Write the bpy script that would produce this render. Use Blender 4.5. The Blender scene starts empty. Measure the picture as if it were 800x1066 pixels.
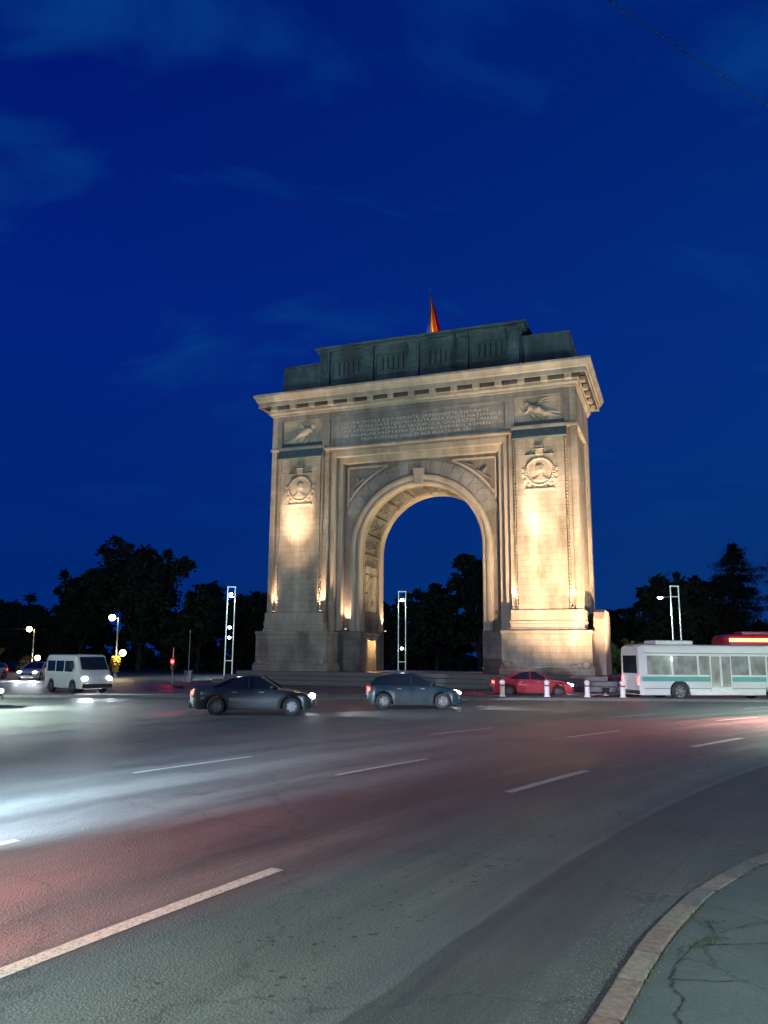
import bpy, bmesh, math, random
from mathutils import Vector, Matrix, noise
R = math.radians
PI = math.pi
random.seed(7)
sc = bpy.context.scene
C = sc.collection

# ------------------------------------------------------------------ materials
def new_mat(name):
    m = bpy.data.materials.new(name); m.use_nodes = True
    nt = m.node_tree
    return m, nt, nt.nodes['Principled BSDF']

def N(nt, kind, **kw):
    n = nt.nodes.new(kind)
    for k, v in kw.items():
        if k.startswith('i_'):
            n.inputs[k[2:].replace('_', ' ')].default_value = v
        else:
            setattr(n, k, v)
    return n

def simple(name, col, rough=.6, metal=0, emit=None, es=0, bump=0, bscale=20, spec=None, var=.0):
    m, nt, b = new_mat(name)
    b.inputs['Base Color'].default_value = (*col, 1)
    b.inputs['Roughness'].default_value = rough
    b.inputs['Metallic'].default_value = metal
    if spec is not None: b.inputs['Specular IOR Level'].default_value = spec
    if emit:
        b.inputs['Emission Color'].default_value = (*emit, 1)
        b.inputs['Emission Strength'].default_value = es
    if bump or var:
        tc = N(nt, 'ShaderNodeTexCoord')
        nz = N(nt, 'ShaderNodeTexNoise', i_Scale=bscale, i_Detail=6.0)
        nt.links.new(tc.outputs['Object'], nz.inputs['Vector'])
        if bump:
            bp = N(nt, 'ShaderNodeBump', i_Strength=bump, i_Distance=.02)
            nt.links.new(nz.outputs['Fac'], bp.inputs['Height'])
            nt.links.new(bp.outputs['Normal'], b.inputs['Normal'])
        if var:
            r = N(nt, 'ShaderNodeValToRGB')
            r.color_ramp.elements[0].position = .3; r.color_ramp.elements[1].position = .7
            r.color_ramp.elements[0].color = (*[c*(1-var) for c in col], 1)
            r.color_ramp.elements[1].color = (*[min(1, c*(1+var)) for c in col], 1)
            nt.links.new(nz.outputs['Fac'], r.inputs['Fac'])
            nt.links.new(r.outputs['Color'], b.inputs['Base Color'])
    return m

def stone(name, col, joint=.72, brick=True, bw=1.25, bh=.46, stain=.5, tint=None):
    """ashlar limestone: coursed blocks of slightly different tone, stains and pitting"""
    m, nt, b = new_mat(name)
    L = nt.links
    tc = N(nt, 'ShaderNodeTexCoord')
    sp = N(nt, 'ShaderNodeSeparateXYZ'); L.new(tc.outputs['Object'], sp.inputs[0])
    ad = N(nt, 'ShaderNodeMath', operation='ADD'); L.new(sp.outputs[0], ad.inputs[0]); L.new(sp.outputs[1], ad.inputs[1])
    cb = N(nt, 'ShaderNodeCombineXYZ'); L.new(ad.outputs[0], cb.inputs[0]); L.new(sp.outputs[2], cb.inputs[1])
    base = N(nt, 'ShaderNodeTexBrick')
    base.offset = .5; base.squash = 1
    base.inputs['Scale'].default_value = 1
    base.inputs['Brick Width'].default_value = bw; base.inputs['Row Height'].default_value = bh
    base.inputs['Mortar Size'].default_value = .012; base.inputs['Mortar Smooth'].default_value = .3
    base.inputs['Bias'].default_value = 0
    base.inputs['Color1'].default_value = (*[c*.9 for c in col], 1)
    base.inputs['Color2'].default_value = (*[min(1, c*1.07) for c in col], 1)
    base.inputs['Mortar'].default_value = (*[c*joint for c in col], 1)
    L.new(cb.outputs[0], base.inputs['Vector'])
    n1 = N(nt, 'ShaderNodeTexNoise', i_Scale=.55, i_Detail=8.0, i_Roughness=.65)
    mp = N(nt, 'ShaderNodeMapping'); mp.inputs['Scale'].default_value = (1, 1, .45)
    L.new(tc.outputs['Object'], mp.inputs[0]); L.new(mp.outputs[0], n1.inputs['Vector'])
    r1 = N(nt, 'ShaderNodeValToRGB'); r1.color_ramp.elements[0].position = .36; r1.color_ramp.elements[1].position = .62
    k = 1-stain
    r1.color_ramp.elements[0].color = (k, k*.98, k*.95, 1); r1.color_ramp.elements[1].color = (1.0, 1.0, 1.0, 1)
    L.new(n1.outputs['Fac'], r1.inputs['Fac'])
    mx = N(nt, 'ShaderNodeMix', data_type='RGBA', blend_type='MULTIPLY'); mx.inputs[0].default_value = 1
    if brick: L.new(base.outputs['Color'], mx.inputs[6])
    else: mx.inputs[6].default_value = (*col, 1)
    L.new(r1.outputs['Color'], mx.inputs[7])
    # rain streaks
    n3 = N(nt, 'ShaderNodeTexNoise', i_Scale=1.0, i_Detail=5.0)
    m3 = N(nt, 'ShaderNodeMapping'); m3.inputs['Scale'].default_value = (1.3, 1.3, .12)
    L.new(tc.outputs['Object'], m3.inputs[0]); L.new(m3.outputs[0], n3.inputs['Vector'])
    r3 = N(nt, 'ShaderNodeValToRGB'); r3.color_ramp.elements[0].position = .42; r3.color_ramp.elements[1].position = .6
    r3.color_ramp.elements[0].color = (.72, .72, .72, 1); r3.color_ramp.elements[1].color = (1, 1, 1, 1)
    L.new(n3.outputs['Fac'], r3.inputs['Fac'])
    mx2 = N(nt, 'ShaderNodeMix', data_type='RGBA', blend_type='MULTIPLY'); mx2.inputs[0].default_value = .6
    L.new(mx.outputs[2], mx2.inputs[6]); L.new(r3.outputs['Color'], mx2.inputs[7])
    L.new(mx2.outputs[2], b.inputs['Base Color'])
    b.inputs['Roughness'].default_value = .85
    b.inputs['Specular IOR Level'].default_value = .25
    n2 = N(nt, 'ShaderNodeTexNoise', i_Scale=7.0, i_Detail=8.0, i_Roughness=.7)
    L.new(tc.outputs['Object'], n2.inputs['Vector'])
    sm = N(nt, 'ShaderNodeMath', operation='MULTIPLY_ADD'); sm.inputs[1].default_value = .55
    L.new(n2.outputs['Fac'], sm.inputs[0])
    if brick:
        iv = N(nt, 'ShaderNodeMath', operation='SUBTRACT'); iv.inputs[0].default_value = 1
        L.new(base.outputs['Fac'], iv.inputs[1]); L.new(iv.outputs[0], sm.inputs[2])
    else: sm.inputs[2].default_value = 0
    bp = N(nt, 'ShaderNodeBump', i_Strength=.55, i_Distance=.035)
    L.new(sm.outputs[0], bp.inputs['Height']); L.new(bp.outputs['Normal'], b.inputs['Normal'])
    return m

STONE = stone('limestone_ashlar', (.45, .395, .33), bw=1.15, bh=.42)
STONE_PLAIN = stone('limestone_dressed', (.45, .395, .335), brick=False, stain=.35)
STONE_DARK = stone('limestone_dark', (.235, .22, .205), bw=1.2, bh=.5, stain=.55)  # darker, greyer limestone for the recess walls, vault band and base blocks
STONE_ATTIC = stone('limestone_attic_shaded', (.12, .175, .195), bw=1.3, bh=.5, stain=.5)  # the attic's unlit, teal look is put into its stone colour
STONE_LEDGE = simple('ledge_stone_shaded', (.10, .15, .16), .55, .2, bump=.3, bscale=4, var=.25)  # blue shade of the sloping ledge tops put into the colour
STONE_FRIEZE = stone('limestone_frieze', (.29, .28, .275), bw=1.3, bh=.45, stain=.45)
GRANITE = simple('granite_steps', (.15, .135, .13), .55, bump=.3, bscale=14, var=.2)

BL = simple('black_rubber', (.02, .02, .02), .75)
GLASS = simple('tinted_glass', (.015, .02, .025), .06, 0, spec=.7)
CHROME = simple('brushed_metal', (.35, .36, .38), .42, .9)
DARKMETAL = simple('dark_painted_metal', (.04, .045, .05), .4, .3)
LAMPWHITE = simple('lamp_white_lens', (.8, .8, .8), .3, 0, (.85, 1.0, .97), 14)
LAMPWARM = simple('warm_glass_globe', (.8, .75, .6), .3, 0, (1.0, .78, .38), 9)
HEADL = simple('headlamp_lens_lit', (.8, .8, .8), .2, 0, (.85, .93, 1.0), 16)
TAILL = simple('tail_lamp_lens_lit', (.5, .02, .02), .25, 0, (1.0, .04, .03), 7)
DIML = simple('lamp_lens_unlit', (.45, .46, .48), .12, .2)
MASTW = simple('white_painted_mast', (.75, .8, .8), .35, 0, bump=.05)
GALV = simple('galvanised_steel', (.3, .32, .33), .45, .6)
REDSIG = simple('red_signal_lens_lit', (.6, .02, .02), .3, 0, (1, .02, .02), 14)
SIGOFF = simple('signal_lens_off', (.03, .05, .03), .3)
WHITEBOL = simple('white_bollard_paint', (.75, .72, .70), .5, bump=.15, bscale=8, var=.08)

def paint(name, col, rough=.28, metal=.0):
    m, nt, b = new_mat(name)
    b.inputs['Base Color'].default_value = (*col, 1); b.inputs['Roughness'].default_value = rough
    b.inputs['Metallic'].default_value = metal; b.inputs['Coat Weight'].default_value = .6; b.inputs['Coat Roughness'].default_value = .08
    tc = N(nt, 'ShaderNodeTexCoord'); nz = N(nt, 'ShaderNodeTexNoise', i_Scale=3.0, i_Detail=6.0)
    nt.links.new(tc.outputs['Object'], nz.inputs['Vector'])
    mr = N(nt, 'ShaderNodeMapRange'); mr.inputs[3].default_value = rough*.8; mr.inputs[4].default_value = rough*1.7
    nt.links.new(nz.outputs['Fac'], mr.inputs[0]); nt.links.new(mr.outputs[0], b.inputs['Roughness'])
    return m

# ------------------------------------------------------------------ mesh helpers
class MB:
    def __init__(s): s.v = []; s.f = []; s.sm = False
    def box(s, x0, x1, y0, y1, z0, z1, M=None):
        n = len(s.v)
        for z in (z0, z1):
            for x, y in ((x0, y0), (x1, y0), (x1, y1), (x0, y1)):
                p = Vector((x, y, z)); s.v.append(M @ p if M else p)
        for q in ((0, 3, 2, 1), (4, 5, 6, 7), (0, 1, 5, 4), (1, 2, 6, 5), (2, 3, 7, 6), (3, 0, 4, 7)):
            s.f.append([n+i for i in q])
        return s
    def quad(s, *ps):
        n = len(s.v); s.v += [Vector(p) for p in ps]; s.f.append(list(range(n, n+len(ps)))); return s
    def grid(s, rows, closed=False):
        n = len(s.v); h = len(rows); w = len(rows[0])
        for r in rows: s.v += [Vector(p) for p in r]
        for i in range(h-1):
            for j in range(w if closed else w-1):
                k = (j+1) % w
                s.f.append([n+i*w+j, n+i*w+k, n+(i+1)*w+k, n+(i+1)*w+j])
        return s
    def prism(s, pts, axis, a, b):
        """pts 2-D outline extruded along axis between a and b"""
        def P(p, t):
            return {'x': (t, p[0], p[1]), 'y': (p[0], t, p[1]), 'z': (p[0], p[1], t)}[axis]
        n = len(s.v); k = len(pts)
        s.v += [Vector(P(p, a)) for p in pts] + [Vector(P(p, b)) for p in pts]
        for i in range(k): s.f.append([n+i, n+(i+1) % k, n+k+(i+1) % k, n+k+i])
        s.f.append([n+i for i in range(k)][::-1]); s.f.append([n+k+i for i in range(k)])
        return s
    def tube(s, a, b, r0, r1=None, n=10, caps=True):
        a, b = Vector(a), Vector(b); r1 = r0 if r1 is None else r1
        d = (b-a).normalized(); q = d.to_track_quat('Z', 'Y').to_matrix()
        R0 = []; R1 = []
        for i in range(n):
            t = 2*PI*i/n; o = q @ Vector((math.cos(t), math.sin(t), 0))
            R0.append(a+o*r0); R1.append(b+o*r1)
        m = len(s.v); s.grid([R0, R1], True)
        if caps: s.f.append([m+i for i in range(n)][::-1]); s.f.append([m+n+i for i in range(n)])
        return s
    def poly_tube(s, pts, rs, n=8):
        for i in range(len(pts)-1):
            s.tube(pts[i], pts[i+1], rs[i], rs[i+1], n)
        return s
    def lathe(s, prof, c=(0, 0, 0), n=20, axis='z'):
        rows = []
        for r, z in prof:
            row = []
            for i in range(n):
                t = 2*PI*i/n; x, y = r*math.cos(t), r*math.sin(t)
                p = {'z': (x, y, z), 'y': (x, z, y), 'x': (z, x, y)}[axis]
                row.append(Vector(p)+Vector(c))
            rows.append(row)
        return s.grid(rows, True)
    def ball(s, c, r, n=14, sq=(1, 1, 1)):
        rows = []
        m = max(6, n//2)
        for i in range(m+1):
            a = -PI/2+PI*i/m
            rows.append([Vector((c[0]+r*sq[0]*math.cos(a)*math.cos(2*PI*j/n), c[1]+r*sq[1]*math.cos(a)*math.sin(2*PI*j/n), c[2]+r*sq[2]*math.sin(a))) for j in range(n)])
        return s.grid(rows, True)
    def build(s, name, mat, parent=None, smooth=False, bevel=0, kind=None):
        me = bpy.data.meshes.new(name)
        me.from_pydata([tuple(p) for p in s.v], [], s.f)
        bm = bmesh.new(); bm.from_mesh(me)
        bmesh.ops.remove_doubles(bm, verts=bm.verts, dist=1e-5)
        bmesh.ops.recalc_face_normals(bm, faces=bm.faces)
        bm.to_mesh(me); bm.free()
        for m in (mat if isinstance(mat, (list, tuple)) else [mat]): me.materials.append(m)
        if smooth:
            me.polygons.foreach_set('use_smooth', [True]*len(me.polygons))
            try: me.set_sharp_from_angle(angle=R(40))
            except Exception: pass
        o = bpy.data.objects.new(name, me); C.objects.link(o)
        if parent: o.parent = parent
        if bevel:
            b = o.modifiers.new('bevel', 'BEVEL'); b.width = bevel; b.segments = 2; b.limit_method = 'ANGLE'; b.angle_limit = R(50)
        if kind: o['kind'] = kind
        return o

def tag(o, label, cat, group=None):
    o['label'] = label; o['category'] = cat
    if group: o['group'] = group
    return o

def thing(name, label, cat, loc=(0, 0, 0), rz=0, group=None):
    o = bpy.data.objects.new(name, None); C.objects.link(o)
    o.empty_display_size = .3
    o.location = loc; o.rotation_euler = (0, 0, rz)
    return tag(o, label, cat, group)

def copy_tree(o, parent=None):
    c = o.copy(); C.objects.link(c); c.parent = parent
    for ch in list(o.children): copy_tree(ch, c)
    return c

def light(kind, name, loc, energy, col, parent=None, target=None, size=.1, spot=None, blend=.6, size_y=None):
    d = bpy.data.lights.new(name, kind); d.energy = energy; d.color = col
    if kind == 'AREA':
        d.size = size
        if size_y: d.shape = 'RECTANGLE'; d.size_y = size_y
    elif kind == 'SUN': d.angle = size
    else: d.shadow_soft_size = size
    if kind == 'SPOT': d.spot_size = spot; d.spot_blend = blend
    o = bpy.data.objects.new(name, d); C.objects.link(o); o.location = loc
    if target is not None:
        o.rotation_euler = (Vector(target)-Vector(loc)).to_track_quat('-Z', 'Y').to_euler()
    if parent: o.parent = parent
    return o

# ------------------------------------------------------------------ camera
PITCH, ROLL = .18112, -.00827
cd = bpy.data.cameras.new('camera'); cam = bpy.data.objects.new('camera', cd); C.objects.link(cam)
cd.sensor_fit = 'HORIZONTAL'; cd.sensor_width = 36; cd.lens = 36*819.9/800
cd.clip_end = 3000; cd.clip_start = .1
cam.matrix_world = Matrix.Translation((0, 0, 2.2)) @ Matrix.Rotation(PI/2+PITCH, 4, 'X') @ Matrix.Rotation(-ROLL, 4, 'Z')
sc.camera = cam

# ------------------------------------------------------------------ world: last blue light of dusk with thin clouds
SKYK = .055
w = bpy.data.worlds.new('World'); sc.world = w; w.use_nodes = True
nt = w.node_tree; nt.nodes.clear(); L = nt.links
out = N(nt, 'ShaderNodeOutputWorld'); bg = N(nt, 'ShaderNodeBackground')
L.new(bg.outputs[0], out.inputs[0]); bg.inputs['Strength'].default_value = .50
tc = N(nt, 'ShaderNodeTexCoord')
sp = N(nt, 'ShaderNodeSeparateXYZ'); L.new(tc.outputs['Generated'], sp.inputs[0])
ramp = N(nt, 'ShaderNodeValToRGB'); e = ramp.color_ramp
e.elements[0].position = .0; e.elements[0].color = (.000, .021, .155, 1)
e.elements[1].position = 1; e.elements[1].color = (.000, .007, .125, 1)
for p, c in ((.16, (.000, .019, .175)), (.38, (.0005, .016, .205)), (.62, (.000, .0085, .165))):
    q = e.elements.new(p); q.color = (*c, 1)
L.new(sp.outputs[2], ramp.inputs['Fac'])
# lighter, greener towards +x (where the sun went down)
mr = N(nt, 'ShaderNodeMapRange'); mr.inputs[1].default_value = -.35; mr.inputs[2].default_value = .5
mr.inputs[3].default_value = 0; mr.inputs[4].default_value = 1
L.new(sp.outputs[0], mr.inputs[0])
mxa = N(nt, 'ShaderNodeMix', data_type='RGBA', blend_type='ADD')
mfac = N(nt, 'ShaderNodeMath', operation='MULTIPLY'); mfac.inputs[1].default_value = 1; L.new(mr.outputs[0], mfac.inputs[0])
L.new(mfac.outputs[0], mxa.inputs[0]); L.new(ramp.outputs[0], mxa.inputs[6]); mxa.inputs[7].default_value = (.0, .010, .004, 1)
# project onto a cloud layer
dv = N(nt, 'ShaderNodeMath', operation='ADD'); dv.inputs[1].default_value = .22; L.new(sp.outputs[2], dv.inputs[0])
dx = N(nt, 'ShaderNodeMath', operation='DIVIDE'); L.new(sp.outputs[0], dx.inputs[0]); L.new(dv.outputs[0], dx.inputs[1])
dy = N(nt, 'ShaderNodeMath', operation='DIVIDE'); L.new(sp.outputs[1], dy.inputs[0]); L.new(dv.outputs[0], dy.inputs[1])
cv = N(nt, 'ShaderNodeCombineXYZ'); L.new(dx.outputs[0], cv.inputs[0]); L.new(dy.outputs[0], cv.inputs[1])
mpc = N(nt, 'ShaderNodeMapping'); mpc.inputs['Scale'].default_value = (1.5, 2.6, 1); mpc.inputs['Location'].default_value = (7.7, 4.4, 0)
L.new(cv.outputs[0], mpc.inputs[0])
cn = N(nt, 'ShaderNodeTexNoise', i_Scale=1.6, i_Detail=8.0, i_Roughness=.52, i_Distortion=.4)
L.new(mpc.outputs[0], cn.inputs['Vector'])
cr = N(nt, 'ShaderNodeValToRGB'); cr.color_ramp.elements[0].position = .55; cr.color_ramp.elements[1].position = .82
cr.color_ramp.elements[0].color = (0, 0, 0, 1); cr.color_ramp.elements[1].color = (1, 1, 1, 1)
L.new(cn.outputs['Fac'], cr.inputs['Fac'])
mxc = N(nt, 'ShaderNodeMix', data_type='RGBA', blend_type='MIX')
fd = N(nt, 'ShaderNodeMapRange'); fd.inputs[1].default_value = .12; fd.inputs[2].default_value = .4; L.new(sp.outputs[2], fd.inputs[0])
fm_ = N(nt, 'ShaderNodeMath', operation='MULTIPLY'); L.new(fd.outputs[0], fm_.inputs[0]); L.new(cr.outputs[0], fm_.inputs[1])
L.new(fm_.outputs[0], mxc.inputs[0]); L.new(mxa.outputs[2], mxc.inputs[6]); mxc.inputs[7].default_value = (.002, .055, .25, 1)
# residual twilight from the physical sky, sun just below the horizon
sky = N(nt, 'ShaderNodeTexSky'); sky.sky_type = 'NISHITA'; sky.sun_disc = False
sky.sun_elevation = R(-4); sky.sun_rotation = R(60); sky.ozone_density = 3
mxs = N(nt, 'ShaderNodeMix', data_type='RGBA', blend_type='ADD'); mxs.inputs[0].default_value = .06
L.new(mxc.outputs[2], mxs.inputs[6]); L.new(sky.outputs[0], mxs.inputs[7])
L.new(mxs.outputs[2], bg.inputs['Color'])

# ------------------------------------------------------------------ ground, roads
CX, CY, RR = 58.263, -26.466, 69.017          # centre and radius of the first dashed lane line

def lane_coords(nt):
    """texture vector (distance along lane, distance across lane)"""
    L = nt.links
    g = N(nt, 'ShaderNodeNewGeometry')
    s = N(nt, 'ShaderNodeVectorMath', operation='SUBTRACT'); s.inputs[1].default_value = (CX, CY, 0)
    L.new(g.outputs['Position'], s.inputs[0])
    sp = N(nt, 'ShaderNodeSeparateXYZ'); L.new(s.outputs[0], sp.inputs[0])
    at = N(nt, 'ShaderNodeMath', operation='ARCTAN2'); L.new(sp.outputs[1], at.inputs[0]); L.new(sp.outputs[0], at.inputs[1])
    ml = N(nt, 'ShaderNodeMath', operation='MULTIPLY'); ml.inputs[1].default_value = RR; L.new(at.outputs[0], ml.inputs[0])
    zz = N(nt, 'ShaderNodeVectorMath', operation='MULTIPLY'); zz.inputs[1].default_value = (1, 1, 0); L.new(s.outputs[0], zz.inputs[0])
    ln = N(nt, 'ShaderNodeVectorMath', operation='LENGTH'); L.new(zz.outputs[0], ln.inputs[0])
    cb = N(nt, 'ShaderNodeCombineXYZ'); L.new(ml.outputs[0], cb.inputs[0]); L.new(ln.outputs['Value'], cb.inputs[1])
    return g, cb, ln

def asphalt_mat():
    m, nt, b = new_mat('worn_asphalt'); L = nt.links
    g, lc, ln = lane_coords(nt)
    # broad mottling
    n1 = N(nt, 'ShaderNodeTexNoise', i_Scale=.45, i_Detail=6.0, i_Roughness=.6); L.new(g.outputs['Position'], n1.inputs['Vector'])
    # tyre polished streaks that run with the lanes
    mp = N(nt, 'ShaderNodeMapping'); mp.inputs['Scale'].default_value = (.05, 1.15, 1); L.new(lc.outputs[0], mp.inputs[0])
    n2 = N(nt, 'ShaderNodeTexNoise', i_Scale=1.0, i_Detail=7.0, i_Roughness=.62); L.new(mp.outputs[0], n2.inputs['Vector'])
    mp3 = N(nt, 'ShaderNodeMapping'); mp3.inputs['Scale'].default_value = (.35, 9, 1); L.new(lc.outputs[0], mp3.inputs[0])
    n3 = N(nt, 'ShaderNodeTexNoise', i_Scale=1.0, i_Detail=4.0, i_Roughness=.6); L.new(mp3.outputs[0], n3.inputs['Vector'])
    # aggregate
    n4 = N(nt, 'ShaderNodeTexNoise', i_Scale=85.0, i_Detail=3.0, i_Roughness=.75); L.new(g.outputs['Position'], n4.inputs['Vector'])
    v4 = N(nt, 'ShaderNodeTexVoronoi', i_Scale=48.0); L.new(g.outputs['Position'], v4.inputs['Vector'])
    def ramp(src, a, b_, ca, cb_):
        r = N(nt, 'ShaderNodeValToRGB'); r.color_ramp.elements[0].position = a; r.color_ramp.elements[1].position = b_
        r.color_ramp.elements[0].color = (*ca, 1); r.color_ramp.elements[1].color = (*cb_, 1); L.new(src, r.inputs['Fac']); return r.outputs[0]
    c1 = ramp(n2.outputs['Fac'], .34, .68, (.070, .078, .076), (.150, .158, .148))
    c2 = ramp(n1.outputs['Fac'], .3, .7, (.78, .80, .80), (1.18, 1.15, 1.12))
    c3 = ramp(n3.outputs['Fac'], .3, .7, (.86, .86, .86), (1.12, 1.12, 1.12))
    c4 = ramp(n4.outputs['Fac'], .35, .68, (.55, .55, .55), (1.55, 1.55, 1.5))
    def mul(a, b_, f=1):
        x = N(nt, 'ShaderNodeMix', data_type='RGBA', blend_type='MULTIPLY'); x.inputs[0].default_value = f
        L.new(a, x.inputs[6]); L.new(b_, x.inputs[7]); return x.outputs[2]
    col = mul(mul(mul(c1, c2), c3), c4, .75)
    # fretted strip between the wheel tracks of the near lane: lighter, with dark pits
    def band(c, wd, soft):
        s = N(nt, 'ShaderNodeMath', operation='SUBTRACT'); s.inputs[1].default_value = c; L.new(ln.outputs['Value'], s.inputs[0])
        a = N(nt, 'ShaderNodeMath', operation='ABSOLUTE'); L.new(s.outputs[0], a.inputs[0])
        wv = N(nt, 'ShaderNodeMath', operation='MULTIPLY_ADD'); L.new(n3.outputs['Fac'], wv.inputs[0]); wv.inputs[1].default_value = .5; L.new(a.outputs[0], wv.inputs[2])
        r = N(nt, 'ShaderNodeMapRange'); r.inputs[1].default_value = wd+.25; r.inputs[2].default_value = wd+.25+soft; r.inputs[3].default_value = 1; r.inputs[4].default_value = 0
        L.new(wv.outputs[0], r.inputs[0]); return r.outputs[0]
    bd = band(RR-1.5, .42, .35)
    vp = N(nt, 'ShaderNodeTexVoronoi', i_Scale=9.5, i_Randomness=1.0); L.new(g.outputs['Position'], vp.inputs['Vector'])
    vn = N(nt, 'ShaderNodeTexNoise', i_Scale=2.3, i_Detail=5.0, i_Roughness=.7); L.new(g.outputs['Position'], vn.inputs['Vector'])
    vs = N(nt, 'ShaderNodeMapRange'); vs.inputs[1].default_value = .38; vs.inputs[2].default_value = .62; vs.inputs[3].default_value = -.16; vs.inputs[4].default_value = .14; L.new(vn.outputs['Fac'], vs.inputs[0])
    vm = N(nt, 'ShaderNodeMath', operation='MULTIPLY_ADD'); L.new(n4.outputs['Fac'], vm.inputs[0]); vm.inputs[1].default_value = .22; L.new(vp.outputs['Distance'], vm.inputs[2])
    va = N(nt, 'ShaderNodeMath', operation='SUBTRACT'); L.new(vm.outputs[0], va.inputs[0]); L.new(vs.outputs[0], va.inputs[1])
    pt = ramp(va.outputs[0], .19, .34, (.38, .38, .36), (1.4, 1.37, 1.22))
    mb = N(nt, 'ShaderNodeMix', data_type='RGBA', blend_type='MULTIPLY'); L.new(bd, mb.inputs[0]); L.new(col, mb.inputs[6]); L.new(pt, mb.inputs[7])
    # cracks
    vc = N(nt, 'ShaderNodeTexVoronoi', feature='DISTANCE_TO_EDGE', i_Scale=.28); 
    nd = N(nt, 'ShaderNodeTexNoise', i_Scale=1.6, i_Detail=6.0); L.new(g.outputs['Position'], nd.inputs['Vector'])
    ad = N(nt, 'ShaderNodeVectorMath', operation='MULTIPLY_ADD'); L.new(nd.outputs['Color'], ad.inputs[0]); ad.inputs[1].default_value = (1.2, 1.2, 0); L.new(g.outputs['Position'], ad.inputs[2])
    L.new(ad.outputs[0], vc.inputs['Vector'])
    ck = ramp(vc.outputs['Distance'], .002, .006, (.45, .45, .45), (1, 1, 1))
    colc = mul(mb.outputs[2], ck, .7)
    # the strip nearest the kerb is darker and coarser, with a pale line along its edge
    jn = N(nt, 'ShaderNodeMath', operation='MULTIPLY_ADD'); L.new(nd.outputs['Fac'], jn.inputs[0]); jn.inputs[1].default_value = .12; L.new(ln.outputs['Value'], jn.inputs[2])
    rs = N(nt, 'ShaderNodeValToRGB'); q = rs.color_ramp; mj = N(nt, 'ShaderNodeMapRange'); mj.inputs[1].default_value = RR-4.4; mj.inputs[2].default_value = RR-.4; L.new(jn.outputs[0], mj.inputs[0]); L.new(mj.outputs[0], rs.inputs[0])
    q.elements[0].position = 0; q.elements[0].color = (.98, .98, .95, 1); q.elements[1].position = 1; q.elements[1].color = (1, 1, 1, 1)
    for p_, c_ in ((.28, .86), (.47, .76), (.492, .74), (.50, 1.42), (.515, 1.40), (.535, 1.12), (.8, 1.0)):
        e_ = q.elements.new(p_); e_.color = (c_, c_, c_, 1)
    colj = mul(colc, rs.outputs[0])
    vg = N(nt, 'ShaderNodeTexVoronoi', i_Scale=30.0); L.new(g.outputs['Position'], vg.inputs['Vector'])
    gr = ramp(vg.outputs['Distance'], .15, .55, (1.55, 1.52, 1.45), (.6, .6, .6))
    mg = N(nt, 'ShaderNodeMapRange'); mg.inputs[1].default_value = RR-5.6; mg.inputs[2].default_value = RR-3.0; mg.inputs[3].default_value = .9; mg.inputs[4].default_value = .25; L.new(jn.outputs[0], mg.inputs[0])
    mgx = N(nt, 'ShaderNodeMix', data_type='RGBA', blend_type='MULTIPLY'); L.new(mg.outputs[0], mgx.inputs[0]); L.new(colj, mgx.inputs[6]); L.new(gr, mgx.inputs[7])
    colf = mgx.outputs[2]
    L.new(colf, b.inputs['Base Color'])
    rr = N(nt, 'ShaderNodeMapRange'); rr.inputs[1].default_value = .3; rr.inputs[2].default_value = .7; rr.inputs[3].default_value = .42; rr.inputs[4].default_value = .68
    L.new(n2.outputs['Fac'], rr.inputs[0]); L.new(rr.outputs[0], b.inputs['Roughness'])
    b.inputs['Specular IOR Level'].default_value = .5
    h = N(nt, 'ShaderNodeMath', operation='MULTIPLY_ADD'); L.new(n4.outputs['Fac'], h.inputs[0]); h.inputs[1].default_value = 1.0; L.new(v4.outputs['Distance'], h.inputs[2])
    bp = N(nt, 'ShaderNodeBump', i_Strength=.7, i_Distance=.012); L.new(h.outputs[0], bp.inputs['Height']); L.new(bp.outputs[0], b.inputs['Normal'])
    return m
ASPH = asphalt_mat()

def marking_mat():
    m, nt, b = new_mat('worn_road_paint'); L = nt.links
    g = N(nt, 'ShaderNodeNewGeometry')
    n = N(nt, 'ShaderNodeTexNoise', i_Scale=26.0, i_Detail=8.0, i_Roughness=.75); L.new(g.outputs['Position'], n.inputs['Vector'])
    r = N(nt, 'ShaderNodeValToRGB'); r.color_ramp.elements[0].position = .36; r.color_ramp.elements[1].position = .53
    r.color_ramp.elements[0].color = (.13, .13, .12, 1); r.color_ramp.elements[1].color = (.52, .54, .45, 1)
    L.new(n.outputs['Fac'], r.inputs['Fac']); L.new(r.outputs[0], b.inputs['Base Color']); b.inputs['Roughness'].default_value = .6
    bp = N(nt, 'ShaderNodeBump', i_Strength=.4, i_Distance=.006); L.new(n.outputs['Fac'], bp.inputs['Height']); L.new(bp.outputs[0], b.inputs['Normal'])
    return m
MARK = marking_mat()
GRASSM = simple('dark_lawn', (.035, .055, .02), .9, bump=.6, bscale=1.5, var=.4)

mb = MB(); mb.quad((-900, -60, -.02), (900, -60, -.02), (900, 1500, -.02), (-900, 1500, -.02)); mb.build('ground', GRASSM, kind='structure')
mb = MB(); mb.quad((-120, -30, 0), (120, -30, 0), (120, 98, 0), (-120, 98, 0)); mb.build('road', ASPH, kind='structure')

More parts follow.
